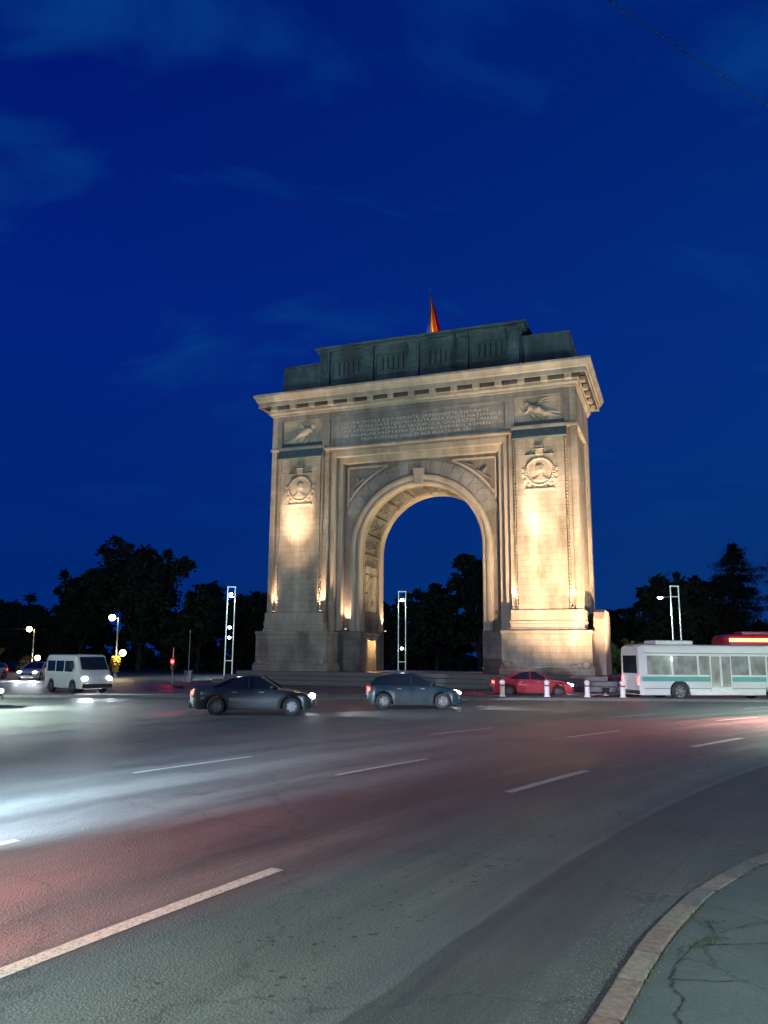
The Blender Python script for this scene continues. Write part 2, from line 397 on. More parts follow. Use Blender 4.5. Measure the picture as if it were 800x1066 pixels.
def lane_dash(mb, r, a0, a1, wd=.13, n=10, z=.004):
    rows = []
    for i in range(n+1):
        a = a0+(a1-a0)*i/n
        rows.append([(CX+(r-wd/2)*math.cos(a), CY+(r-wd/2)*math.sin(a), z), (CX+(r+wd/2)*math.cos(a), CY+(r+wd/2)*math.sin(a), z)])
    mb.grid(rows)
def ang(x, y): return math.atan2(y-CY, x-CX)
a_start, a_end = ang(-2.68, 6.05), ang(-1.02, 8.74)
mb = MB()
per = ang(-1.02, 8.74)-ang(4.15, 16.2)          # one dash plus one gap
for k in range(-3, 8): lane_dash(mb, RR, ang(-2.75, 5.95)-per*k, ang(-1.02, 8.74)-per*k, .165)
a2e = ang(.93, 17.91)
for k in range(-4, 7): lane_dash(mb, RR+3.42, ang(-1.0, 15.5)-per*k, a2e-per*k, .12)
for k in range(-4, 7): lane_dash(mb, RR+6.6, ang(1.43, 23.3)-per*k, ang(3.54, 25.63)-per*k, .12)
mb.build('lane_marking', MARK, kind='structure')

# near kerb: an arc of separate stones, then the pavement behind it
kp_o = [Vector(p) for p in ((.62, 4.1), (.95, 4.68), (1.22, 5.15), (1.49, 5.65), (1.88, 6.34), (2.21, 6.88), (2.53, 7.36), (2.89, 7.88), (3.37, 8.45), (4.01, 9.12), (5.2, 10.1), (7.0, 11.2), (9.5, 12.3), (13, 13.4), (20, 15), (40, 18))]
def smooth_path(pts, step):
    P = [Vector((p[0], p[1])) for p in pts]; out = []
    for i in range(len(P)-1):
        p0, p1, p2, p3 = P[max(i-1, 0)], P[i], P[i+1], P[min(i+2, len(P)-1)]
        n = max(2, int((p2-p1).length/.03))
        for k in range(n):
            t = k/n
            out.append(.5*((2*p1)+(p2-p0)*t+(2*p0-5*p1+4*p2-p3)*t*t+(-p0+3*p1-3*p2+p3)*t**3))
    out.append(P[-1])
    res = [out[0]]; acc = 0
    for a, b in zip(out, out[1:]):
        acc += (b-a).length
        if acc >= step: res.append(b); acc = 0
    return res
KS = smooth_path([(-1.0, .6), (-.15, 2.6)]+[tuple(p) for p in kp_o], .06)
def knorm(i):
    a, b = KS[max(i-1, 0)], KS[min(i+1, len(KS)-1)]; d = (b-a).normalized(); return Vector((d.y, -d.x))
KW = .18; KH = .06
def kerb_mat(name, c):
    return simple(name, c, .75, bump=.5, bscale=22, var=.28)
KM = [kerb_mat('kerb_stone_pinkish', (.25, .175, .14)), kerb_mat('kerb_stone_beige', (.27, .215, .165)), kerb_mat('kerb_stone_grey', (.18, .165, .14)), kerb_mat('kerb_stone_rose', (.23, .14, .115))]
kme = MB(); kmi = []
i = 0; stone_i = 0; per_st = 9
order = [2, 2, 1, 2, 1, 1, 0, 3, 0, 1, 0, 1, 2, 1]
while i+per_st < len(KS):
    j = i+per_st; rows = []
    dz = random.uniform(-.006, .006); dn = random.uniform(-.006, .006)
    seg = list(range(i, j+1))
    for q, k in enumerate(seg):
        p = KS[k]; n = knorm(k)
        if q == 0: p = p+(KS[k+1]-KS[k]).normalized()*.007
        if q == len(seg)-1: p = p-(KS[k]-KS[k-1]).normalized()*.007
        a = p+n*dn; b = p+n*(KW+dn); c = .018
        prof = [(a, -.05), (a, KH-c+dz), (a+n*c*.4, KH-c*.4+dz), (a+n*c, KH+dz), (b-n*.008, KH+dz), (b, KH-.01+dz), (b, -.05)]
        rows.append([(v.x, v.y, z) for v, z in prof])
    f0 = len(kme.f); base = len(kme.v); kme.grid(rows)
    w7 = 7; kme.f.append([base+t for t in range(w7)]); kme.f.append([base+(len(rows)-1)*w7+t for t in range(w7)][::-1])
    kmi += [order[stone_i % len(order)]]*(len(kme.f)-f0)
    i = j; stone_i += 1
me = bpy.data.meshes.new('kerb'); me.from_pydata([tuple(v) for v in kme.v], [], kme.f)
for m in KM: me.materials.append(m)
me.polygons.foreach_set('material_index', kmi)
bm = bmesh.new(); bm.from_mesh(me); bmesh.ops.recalc_face_normals(bm, faces=bm.faces); bm.to_mesh(me); bm.free()
ko = bpy.data.objects.new('kerb', me); C.objects.link(ko); ko['kind'] = 'structure'

def pavement_mat():
    m, nt, b = new_mat('cracked_pavement'); L = nt.links
    g = N(nt, 'ShaderNodeNewGeometry')
    n1 = N(nt, 'ShaderNodeTexNoise', i_Scale=1.1, i_Detail=9.0, i_Roughness=.65); L.new(g.outputs['Position'], n1.inputs['Vector'])
    n2 = N(nt, 'ShaderNodeTexNoise', i_Scale=60.0, i_Detail=4.0, i_Roughness=.7); L.new(g.outputs['Position'], n2.inputs['Vector'])
    r = N(nt, 'ShaderNodeValToRGB'); r.color_ramp.elements[0].position = .3; r.color_ramp.elements[1].position = .7
    r.color_ramp.elements[0].color = (.072, .090, .082, 1); r.color_ramp.elements[1].color = (.125, .145, .13, 1); L.new(n1.outputs['Fac'], r.inputs['Fac'])
    r2 = N(nt, 'ShaderNodeValToRGB'); r2.color_ramp.elements[0].position = .35; r2.color_ramp.elements[1].position = .65
    r2.color_ramp.elements[0].color = (.72, .72, .72, 1); r2.color_ramp.elements[1].color = (1.28, 1.28, 1.28, 1); L.new(n2.outputs['Fac'], r2.inputs['Fac'])
    x = N(nt, 'ShaderNodeMix', data_type='RGBA', blend_type='MULTIPLY'); x.inputs[0].default_value = .8; L.new(r.outputs[0], x.inputs[6]); L.new(r2.outputs[0], x.inputs[7])
    nd = N(nt, 'ShaderNodeTexNoise', i_Scale=4.0, i_Detail=7.0, i_Roughness=.7); L.new(g.outputs['Position'], nd.inputs['Vector'])
    ad = N(nt, 'ShaderNodeVectorMath', operation='MULTIPLY_ADD'); L.new(nd.outputs['Color'], ad.inputs[0]); ad.inputs[1].default_value = (.35, .35, 0); L.new(g.outputs['Position'], ad.inputs[2])
    vc = N(nt, 'ShaderNodeTexVoronoi', feature='DISTANCE_TO_EDGE', i_Scale=.75); L.new(ad.outputs[0], vc.inputs['Vector'])
    r3 = N(nt, 'ShaderNodeValToRGB'); r3.color_ramp.elements[0].position = .002; r3.color_ramp.elements[1].position = .008
    r3.color_ramp.elements[0].color = (.5, .5, .5, 1); r3.color_ramp.elements[1].color = (1, 1, 1, 1); L.new(vc.outputs['Distance'], r3.inputs['Fac'])
    x2 = N(nt, 'ShaderNodeMix', data_type='RGBA', blend_type='MULTIPLY'); x2.inputs[0].default_value = .8; L.new(x.outputs[2], x2.inputs[6]); L.new(r3.outputs[0], x2.inputs[7])
    L.new(x2.outputs[2], b.inputs['Base Color']); b.inputs['Roughness'].default_value = .75
    a2 = N(nt, 'ShaderNodeMath', operation='MULTIPLY_ADD'); L.new(n2.outputs['Fac'], a2.inputs[0]); a2.inputs[1].default_value = .4
    a3 = N(nt, 'ShaderNodeMath', operation='MULTIPLY_ADD'); L.new(n1.outputs['Fac'], a3.inputs[0]); a3.inputs[1].default_value = 4.; L.new(r3.outputs[0], a3.inputs[2])
    L.new(a3.outputs[0], a2.inputs[2])
    bp = N(nt, 'ShaderNodeBump', i_Strength=.55, i_Distance=.01); L.new(a2.outputs[0], bp.inputs['Height']); L.new(bp.outputs[0], b.inputs['Normal'])
    return m
PAVE = pavement_mat()
mb = MB()
rows = []
for k in range(len(KS)):
    n = knorm(k); p = KS[k]+n*(KW+.012)
    far = Vector((max(p.x+.5, 42*k/len(KS)+.6), -6))
    rows.append([(p.x, p.y, KH-.012), (p.x+n.x*.25, p.y+n.y*.25, KH-.003), (p.x+(far.x-p.x)*.3, p.y+(far.y-p.y)*.3, KH), (far.x, far.y, KH)])
mb.grid(rows); mb.build('pavement', PAVE, kind='structure')

# open cracks (thin dark real grooves filled with dirt) and the debris and moss along the kerb joint
DIRT = simple('crack_dirt', (.018, .018, .014), .95)
mb = MB()
def crack(mb, pts, wd, z):
    random.seed(int(pts[0][0]*100))
    P = []
    for a, b in zip(pts, pts[1:]):
        for k in range(6):
            t = k/6; P.append((a[0]+(b[0]-a[0])*t+random.uniform(-.014, .014), a[1]+(b[1]-a[1])*t+random.uniform(-.014, .014)))
    P.append(pts[-1]); rows = []
    for i, p in enumerate(P):
        a, b = Vector(P[max(i-1, 0)]), Vector(P[min(i+1, len(P)-1)]); d = (b-a).normalized(); n = Vector((d.y, -d.x))
        ww = wd*random.uniform(.25, 1.3)*(1-.6*i/len(P))
        rows.append([(p[0]+n.x*ww, p[1]+n.y*ww, z), (p[0]-n.x*ww, p[1]-n.y*ww, z)])
    mb.grid(rows)
crack(mb, [(1.77, 4.9), (1.80, 5.25), (1.93, 5.5), (1.96, 5.81), (2.11, 6.08), (2.4, 6.48), (2.64, 6.7), (2.71, 7.06)], .008, KH+.004)
crack(mb, [(2.4, 6.48), (2.85, 6.5), (3.3, 6.62), (3.9, 6.6)], .006, KH+.004)
crack(mb, [(2.64, 6.7), (3.1, 7.0), (3.5, 7.02)], .005, KH+.004)
crack(mb, [(1.96, 5.81), (2.3, 5.79), (2.5, 5.8)], .006, KH+.004)
mb.build('pavement_crack', DIRT, kind='structure')

random.seed(3)
GR = [simple('gravel_grit', (.22, .21, .18), .85, var=.4, bscale=30)]
mb = MB()
def pebble(mb, x, y, z, r):
    n = len(mb.v)
    pts = [Vector((random.uniform(.6, 1)*r*math.cos(a), random.uniform(.6, 1)*r*math.sin(a), 0)) for a in [k*PI/2.5 for k in range(5)]]
    for p in pts: mb.v.append(Vector((x+p.x, y+p.y, z)))
    mb.v.append(Vector((x, y, z+r*random.uniform(.5, .9))))
    for k in range(5): mb.f.append([n+k, n+(k+1) % 5, n+5])
for t in range(7000):
    k = random.randrange(20, min(230, len(KS)-1)); n = knorm(k); d = abs(random.gauss(0, .22))
    if KS[k].y > 12: continue
    p = KS[k].lerp(KS[k+1], random.random())-n*(d+.005)
    pebble(mb, p.x, p.y, .001, random.uniform(.003, .009))
for t in range(900):
    k = random.randrange(20, min(230, len(KS)-1)); n = knorm(k); p = KS[k]+n*(KW+abs(random.gauss(0, .05))+.005)
    pebble(mb, p.x, p.y, KH-.008, random.uniform(.003, .009))
o = mb.build('gravel', GR[0], kind='stuff')
o['label'] = 'grey grit and small stones gathered along the kerb'
MOSS = simple('moss_and_weeds', (.10, .115, .035), .9)
mb = MB()
def blade(mb, x, y, z, h):
    a = random.uniform(0, 2*PI); l = random.uniform(.2, .9)*h; w_ = h*.14
    dx, dy = math.cos(a), math.sin(a)
    mb.quad((x-dy*w_, y+dx*w_, z), (x+dy*w_, y-dx*w_, z), (x+dx*l, y+dy*l, z+h))
for t in range(2600):
    k = random.randrange(20, 220)
    if noise.noise(Vector((k*.11, 0, 0))) < -.02: continue
    n = knorm(k); p = KS[k]+n*(KW+random.gauss(.012, .014)); blade(mb, p.x, p.y, KH-.012, random.uniform(.006, .028))
for cx_, cy_ in ((2.5, 6.52), (2.62, 6.62), (2.42, 6.45), (2.72, 7.0), (3.82, 7.85), (3.9, 7.7), (3.95, 7.9)):
    for t in range(60): blade(mb, random.gauss(cx_, .05), random.gauss(cy_, .04), KH, random.uniform(.008, .03))
for t in range(900):
    k = random.randrange(20, 200)
    if noise.noise(Vector((k*.13, 7, 0))) < .05: continue
    n = knorm(k); p = KS[k]-n*(abs(random.gauss(0, .012))); blade(mb, p.x, p.y, 0, random.uniform(.006, .02))
o = mb.build('weeds', MOSS, kind='stuff'); o['label'] = 'yellowish moss and weeds in the kerb joint'

# ------------------------------------------------------------------ arch frame of reference
AX, AY, YAW, DZ = 1.9845, 56.568, -.35754, .5455
DEP = 9.13
def A2W(u, v, z): 
    return Vector((AX+u*math.cos(YAW)-v*math.sin(YAW), AY+u*math.sin(YAW)+v*math.cos(YAW), z+DZ))

# plaza round the arch, median with bollards
PAVER = stone('plaza_paving', (.16, .15, .145), bw=.6, bh=.4, brick=False)
mb = MB(); c0 = A2W(0, DEP/2, -DZ)
ring = [(c0.x+19*math.cos(2*PI*i/96), c0.y+17*math.sin(2*PI*i/96)) for i in range(96)]
mb.prism(ring, 'z', -.01, .13); mb.build('plaza', PAVER, kind='structure')
# median: ring segment
mb = MB()
def med(x): return 42.6 - .0018*(x-1)**2 + .03*x
rows = []
xs = [-34+i*1.0 for i in range(90)]
for x in xs:
    y = med(x); rows.append([(x, y-.62, -.01), (x, y-.6, .12), (x, y-.45, .15), (x, y+.45, .15), (x, y+.6, .12), (x, y+.62, -.01)])
mb.grid(rows); mb.build('median', simple('median_concrete', (.12, .12, .115), .8, bump=.4, bscale=6, var=.2), kind='structure')

def bollard():
    t = thing('bollard', '', 'bollard')
    m = MB(); m.lathe([(.0, 0), (.17, 0), (.17, .05), (.13, .09), (.125, .7), (.15, .73), (.15, .80), (.12, .84), (.0, .92)], n=18)
    m.build('post', WHITEBOL, t, smooth=True)
    m = MB(); m.lathe([(.128, .55), (.133, .56), (.133, .62), (.128, .63)], n=18); m.build('reflective_band', simple('bollard_band', (.35, .05, .05), .4), t, smooth=True)
    return t
b0 = bollard()
px = [(523, 6.36), (568, 8.73), (608, 10.87), (644, 12.75)]
labels = ['white round bollard in front of the inner side of the lit right pier', 'white round bollard in front of the middle of the lit right pier', 'white round bollard in front of the outer corner of the lit right pier',
          'white round bollard just right of the arch, next to the white bus']
for i, (_, x) in enumerate(px):
    o = b0 if i == 0 else copy_tree(b0)
    o.location = (x, med(x)+.05, .14); tag(o, labels[i], 'bollard', 'white bollards on the median before the arch')

# ------------------------------------------------------------------ the triumphal arch
arch = thing('triumphal_arch', 'floodlit stone triumphal arch with one tall round-headed opening', 'arch', (AX, AY, 0), YAW)
W = 11.95
def zbox(m, u0, u1, v0, v1, z0, z1): m.box(min(u0, u1), max(u0, u1), v0, v1, z0+DZ, z1+DZ); return m
# steps
for k, (o_, z0, z1) in enumerate(((2.3, -.415, -.1), (1.65, -.1, .2), (1.0, .2, .5))):
    m = MB(); zbox(m, -12.5-o_, 12.5+o_, -o_, DEP+o_, z0, z1); m.build('base_step', GRANITE, arch, bevel=.03)
# pedestals
for s in (-1, 1):
    m = MB()
    zbox(m, s*6.35, s*12.65, -.15, DEP+.15, .5, .95)
    zbox(m, s*6.42, s*12.58, -.08, DEP+.08, .95, 1.15)
    zbox(m, s*6.52, s*12.48, .03, DEP-.03, 1.15, 1.25)
    zbox(m, s*6.5, s*12.5, 0, DEP, 1.25, 3.2)
    zbox(m, s*6.44, s*12.56, -.06, DEP+.06, 3.2, 3.45)
    p = m.build('pedestal', STONE, arch, bevel=.025)
    # garland relief strip with scroll ends, front face
    for uu in (s*6.9, s*12.1):
        m = MB()
        m.ball((uu, -.12, 1.2+DZ-.02), .27, 16, (1, .6, 1))
        for k in range(5):
            a = k*PI/4; m.ball((uu+(.3+.13*k)*(1 if uu*s < 9.5 else -1)*s, -.1, 1.1+DZ+.07*math.sin(a*2)), .12, 10, (1, .6, 1))
        m.build('scroll_ornament', STONE_PLAIN, p, smooth=True)
    # side pylon with rounded top
    m = MB()
    pts = [(2.3, .5+DZ), (2.3, 4.3+DZ), (2.6, 4.75+DZ), (3.1, 4.95+DZ), (6.0, 4.95+DZ), (6.5, 4.75+DZ), (6.8, 4.3+DZ), (6.8, .5+DZ)]
    m.prism(pts, 'x', s*12.4, s*13.15); m.build('side_pylon', STONE_PLAIN, arch, bevel=.05)
    m = MB()
    zbox(m, s*7.0, s*12.08, .22, DEP-.22, 3.45, 3.62); zbox(m, s*7.08, s*12.0, .34, DEP-.34, 3.62, 3.95)
    zbox(m, s*7.0, s*12.06, .27, DEP-.27, 3.95, 4.12); zbox(m, s*7.1, s*12.0, .36, DEP-.36, 4.12, 4.85)
    m.build('pier_base', STONE_PLAIN, arch, bevel=.03)
    # inner base blocks with the doorway
    m = MB()
    zbox(m, s*4.72, s*6.5, 1.98, 3.45, .5, 3.5); zbox(m, s*4.72, s*6.5, 5.15, 7.15, .5, 3.5)
    zbox(m, s*4.72, s*6.5, 3.45, 5.15, 2.85, 3.5); zbox(m, s*5.5, s*6.5, 3.45, 5.15, .5, 2.85)
    m.build('base_block', STONE_DARK, arch, bevel=.02)
    m = MB()
    zbox(m, s*4.66, s*4.72, 3.2, 3.42, .5, 2.95); zbox(m, s*4.66, s*4.72, 5.18, 5.4, .5, 2.95)
    zbox(m, s*4.62, s*4.72, 3.1, 5.5, 2.95, 3.12); zbox(m, s*4.5, s*4.72, 3.0, 5.6, 3.2, 3.38)
    dr = m.build('doorway', STONE_PLAIN, arch, bevel=.015)
    m = MB(); zbox(m, s*5.4, s*5.49, 3.5, 5.1, .5, 2.83)
    for q in (3.6, 4.35):
        for zz in (.65, 1.4, 2.1): zbox(m, s*5.36, s*5.4, q+.05, q+.62, zz, zz+.6)
    m.build('door_leaf', simple('ochre_painted_door', (.42, .27, .11), .5, bump=.2), dr)
# pier cores
for s in (-1, 1):
    m = MB()
    zbox(m, s*7.1, s*(W-.3), .85, DEP-.85, 3.5, 20.8)
    m.build('pier', STONE, arch)
    m = MB()   # raised corner strips of the pier
    zbox(m, s*11.5, s*W, .55, 1.25, 4.85, 20.8)
    zbox(m, s*11.5, s*W, DEP-1.25, DEP-.55, 4.85, 20.8)
    zbox(m, s*11.6, s*(W-.08), 1.75, 2.1, 4.85, 18.0); zbox(m, s*11.6, s*(W-.08), DEP-2.1, DEP-1.75, 4.85, 18.0)
    zbox(m, s*11.6, s*(W-.12), 2.6, DEP-2.6, 4.85, 17.0)
    zbox(m, s*11.6, s*W, 1.25, DEP-1.25, 18.0, 20.8)
    m.build('corner_strip', STONE, arch, bevel=.02)
    m = MB(); zbox(m, s*7.62, s*11.05, .52, .9, 4.85, 16.95); m.build('shaft_panel', STONE, arch, bevel=.03)
    # bead mouldings flanking the shaft
    m = MB()
    for uu in (7.53, 11.15):
        zz = 5.0
        zbox(m, s*(uu-.05), s*(uu+.05), .66, .9, 4.85, 16.9)
        while zz < 16.8:
            m.ball((s*uu, .64, zz+DZ), .075, 6, (1, 1, 1.2)); zz += .24
    m.build('bead_moulding', STONE_PLAIN, arch)
    # wall round the recess, two stepped frames
    m = MB(); zbox(m, s*6.62, s*7.12, 1.2, DEP-1.2, 3.5, 16.98); m.build('frame_outer', STONE_PLAIN, arch, bevel=.03)
    m = MB(); zbox(m, s*6.17, s*6.62, 1.62, DEP-1.62, 3.5, 16.52); m.build('frame_inner', STONE_PLAIN, arch, bevel=.03)
m = MB(); zbox(m, -7.1, 7.1, 1.2, DEP-1.2, 16.98, 17.45); m.build('lintel_outer', STONE_PLAIN, arch, bevel=.03)
m = MB(); zbox(m, -6.6, 6.6, 1.62, DEP-1.62, 16.52, 16.98); m.build('lintel_inner', STONE_PLAIN, arch, bevel=.03)
m = MB()
zbox(m, -7.1, 7.1, .85, DEP-.85, 17.45, 20.8)
m.build('entablature', STONE_FRIEZE, arch)
m = MB()   # string course and the frieze blocks between the relief panels
zbox(m, -7.35, 7.35, .62, .85, 17.5, 17.68)
zbox(m, -12.02, -7.35, .46, .85, 17.66, 17.88); zbox(m, 7.35, 12.02, .46, .85, 17.66, 17.88)
m.build('string_course', STONE_PLAIN, arch, bevel=.02)
m = MB()
for s in (-1, 1):
    zbox(m, s*11.12, s*11.5, .6, .9, 17.88, 20.8); zbox(m, s*6.95, s*7.58, .6, .9, 17.88, 20.8)
    zbox(m, s*7.58, s*11.12, .6, .9, 20.1, 20.8)
zbox(m, -6.95, 6.95, .66, .9, 19.95, 20.8)
m.build('frieze', STONE_FRIEZE, arch, bevel=.015)

# --- relief helper: heightfield panels from capsules
def capsule_h(x, y, caps):
    h = 0
    for (ax, ay, bx, by, r0, r1) in caps:
        dx, dy = bx-ax, by-ay; L2 = dx*dx+dy*dy
        t = 0 if L2 == 0 else max(0, min(1, ((x-ax)*dx+(y-ay)*dy)/L2))
        r = r0+(r1-r0)*t; d = math.hypot(x-ax-t*dx, y-ay-t*dy)
        if d < r: h = max(h, math.sqrt(r*r-d*d))
    return h
def field(name, u0, u1, z0, z1, v, fn, step, mat, parent, amp=1, mask=None, smooth=True, side=None):
    nu = int(abs(u1-u0)/step); nz = int((z1-z0)/step)
    m = MB(); rows = []
    for i in range(nz+1):
        row = []
        for j in range(nu+1):
            u = u0+(u1-u0)*j/nu; z = z0+(z1-z0)*i/nz
            h = fn(u, z)*amp
            row.append((u, v-h, z+DZ) if side is None else (side+h, u, z+DZ))
        rows.append(row)
    m.grid(rows)
    return m.build(name, mat, parent, smooth=smooth)
def victory(s, cx, cz):
    """reclining winged figure, flies towards the middle of the arch"""
    c = [(.05, .05, .55, .25, .30, .26), (.05, .05, -.45, -.25, .26, .22), (-.45, -.25, -1.05, -.42, .2, .13), (-.35, -.15, -1.2, -.18, .17, .1), (-1.05, -.42, -1.6, -.62, .13, .05), (-1.2, -.18, -1.62, -.3, .1, .05),
         (.78, .52, .8, .56, .19, .19), (.6, .3, .72, .42, .12, .1), (.55, .2, 1.0, -.1, .11, .08), (1.0, -.1, 1.4, .25, .09, .07), (1.35, .25, 1.55, .6, .06, .09),
         (.3, .3, -.2, .8, .12, .09), (-.2, .8, -.95, .95, .09, .04), (-.05, .62, -.85, .7, .08, .04), (0, .5, -.7, .45, .08, .04), (-.1, .35, -.6, .25, .07, .03),
         (.1, -.25, -.35, -.6, .13, .08), (.5, -.05, .3, -.55, .14, .08), (.3, -.55, -.1, -.85, .08, .04), (-.6, -.4, -1.2, -.85, .08, .03)]
    return [(cx+s*a*1.04, cz+b*1.04, cx+s*d*1.04, cz+e_*1.04, r0*1.12, r1*1.12) for a, b, d, e_, r0, r1 in c]
for s in (-1, 1):
    caps = victory(-s, s*9.35, 19.05)
    def fn(u, z, caps=caps):
        n = noise.noise(Vector((u*3, z*3, 5)))
        h = capsule_h(u, z, caps)
        return h*(1+.12*n)+.03*n
    fp = field('relief_panel', s*7.6, s*11.1, 18.05, 20.1, .90, fn, .045, STONE_PLAIN, arch, 1.35)
    m = MB()  # sloping sill of the relief and its canopy ledge
    m.prism([(.9, 17.88+DZ), (.42, 17.88+DZ), (.42, 17.92+DZ), (.88, 18.32+DZ), (.9, 18.32+DZ)], 'x', s*7.62, s*11.08)
    m.build('relief_sill', STONE_LEDGE, arch)
    m = MB()
    a, b_ = s*7.42, s*11.28
    m.prism([(.53, 17.66+DZ), (.5, 17.66+DZ), (.16, 16.98+DZ), (.16, 16.93+DZ), (.53, 16.93+DZ)], 'x', a, b_)
    m.build('ledge', STONE_LEDGE, arch)
    # portrait medallion: ring, bust in profile, ribbon bar, crest above
    mu, mz = s*9.33, 14.5
    def fm(u, z):
        x, y = (u-mu)*-s, z-mz; r = math.hypot(x, y)
        h = 0
        if .84 < r < 1.06: h = .11*math.sqrt(max(0, 1-((r-.95)/.11)**2))*(1+.3*math.sin(math.atan2(y, x)*34))
        elif r <= .84:
            h = .03
            h = max(h, .55*capsule_h(x, y, [(.0, .12, .05, .3, .3, .27), (-.12, .3, -.05, .42, .2, .18), (-.05, -.1, -.08, -.4, .2, .22), (-.45, -.62, .4, -.62, .2, .2), (-.1, -.4, -.35, -.6, .22, .2), (-.02, -.4, .3, -.62, .2, .18), (.28, .2, .34, .14, .07, .04)]))
        if 1.08 < r < 1.3 and y < .3: h = max(h, .06*abs(math.sin(math.atan2(y, x)*9)))
        if abs(y+1.28) < .06 and abs(x) < 1.05: h = .12
        if abs(y-1.26) < .05 and .25 < abs(x) < .95: h = .12+.05*math.sin(x*14)
        if abs(x) < .26 and 1.2 < y < 1.62: h = .10
        if abs(x) < .32 and 1.62 < y < 1.85: h = .2
        return h
    fmd = field('portrait_medallion', mu-1.4, mu+1.4, 13.1, 16.45, .512, fm, .035, STONE, arch, 1)
    m = MB(); m.prism([(.3, 16.1+DZ), (.24, 16.1+DZ), (.5, 16.4+DZ)], 'x', mu-.34, mu+.34)
    for q in (-1, 1): m.prism([(.42, 15.7+DZ), (.33, 15.7+DZ), (.5, 15.84+DZ)], 'x', mu+q*.28, mu+q*.98)
    m.build('crest', STONE_LEDGE, fmd)

# --- front and rear walls of the recess with the round-headed opening
RO, ZS, CZ = 4.78, 9.78, 9.78
def recess_wall(v, name):
    m = MB(); us = [RO*math.cos(PI*i/48) for i in range(49)]
    rows = []
    for u in us:
        z0 = CZ+math.sqrt(max(0, RO*RO-u*u)); rows.append([(u, v, z0+DZ), (u, v, 16.52+DZ)])
    m.grid(rows)
    for s in (-1, 1): m.quad((s*RO, v, 3.5+DZ), (s*6.17, v, 3.5+DZ), (s*6.17, v, 16.52+DZ), (s*RO, v, 16.52+DZ), (s*RO, v, CZ+DZ))
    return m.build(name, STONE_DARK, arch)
recess_wall(2.06, 'front_wall'); recess_wall(7.07, 'rear_wall')

def arch_path(n=48, z0=3.5):
    P = []
    k = 10
    for i in range(k): P.append((-RO, z0+(CZ-z0)*i/k, -1, 0))
    for i in range(n+1):
        a = PI-PI*i/n; P.append((RO*math.cos(a), CZ+RO*math.sin(a), math.cos(a), math.sin(a)))
    for i in range(k-1, -1, -1): P.append((RO, z0+(CZ-z0)*i/k, 1, 0))
    return P
AP = arch_path()
def sweep(prof, name, mat, smooth=False):
    m = MB()
    m.grid([[(u+nu*d, v, z+nz*d+DZ) for d, v in prof] for u, z, nu, nz in AP])
    return m.build(name, mat, arch, smooth=smooth)
sweep([(0, 2.3), (0, 2.0), (.06, 1.93), (.16, 1.9), (.17, 1.98), (.30, 1.99), (.34, 1.86), (.46, 1.8), (.60, 1.78), (.72, 1.83), (.76, 1.95), (.80, 2.055)], 'archivolt', STONE_PLAIN)
sweep([(0, 6.83), (0, 7.13), (.16, 7.2), (.17, 7.12), (.34, 7.25), (.6, 7.35), (.76, 7.15), (.80, 7.075)], 'rear_archivolt', STONE_PLAIN)
sweep([(0, 2.3), (.0, 2.62), (.10, 2.66), (.10, 2.80), (.0, 2.84), (.0, 2.98), (.28, 3.02)], 'front_rib', STONE_PLAIN)
sweep([(.28, 6.1), (.0, 6.14), (.0, 6.83)], 'rear_rib', STONE_PLAIN)
# carved band of the vault: coffer frames with rosettes and leaves
def vault_band():
    m = MB(); path = []
    P = []
    for i in range(80): P.append((-RO, 5.0+(CZ-5.0)*i/80, -1, 0))
    n = 200
    for i in range(n+1):
        a = PI-PI*i/n; P.append((RO*math.cos(a), CZ+RO*math.sin(a), math.cos(a), math.sin(a)))
    for i in range(79, -1, -1): P.append((RO, 5.0+(CZ-5.0)*i/80, 1, 0))
    s_ = 0; prev = P[0]; rows = []
    for p in P:
        s_ += math.hypot(p[0]-prev[0], p[1]-prev[1]); prev = p
        row = []
        for j in range(53):
            v = 3.02+3.08*j/52; x = (v-4.56); t = (s_ % 1.5)/1.5*1.5-.75
            h = 0
            if abs(abs(t)-.75) < .1: h = .24
            if abs(x) > 1.3: h = max(h, .14)
            r = math.hypot(x, t*1.15); an = math.atan2(t, x)
            if r < .52: h = max(h, .34*(1-(r/.52)**2)*(.6+.4*math.cos(an*6)))
            for q in (-1, 1):
                rr = math.hypot(x-q*.88, t); aa = math.atan2(t, (x-q*.88))
                if rr < .4: h = max(h, .28*(.5+.5*math.cos(rr*22-aa*2))*(1-rr/.5))
            h += .015*noise.noise(Vector((v*4, s_*4, 0)))
            d = .28-h
            row.append((p[0]+p[2]*d, v, p[1]+p[3]*d+DZ))
        rows.append(row)
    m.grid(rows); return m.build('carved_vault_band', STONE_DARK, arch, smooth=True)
vault_band()
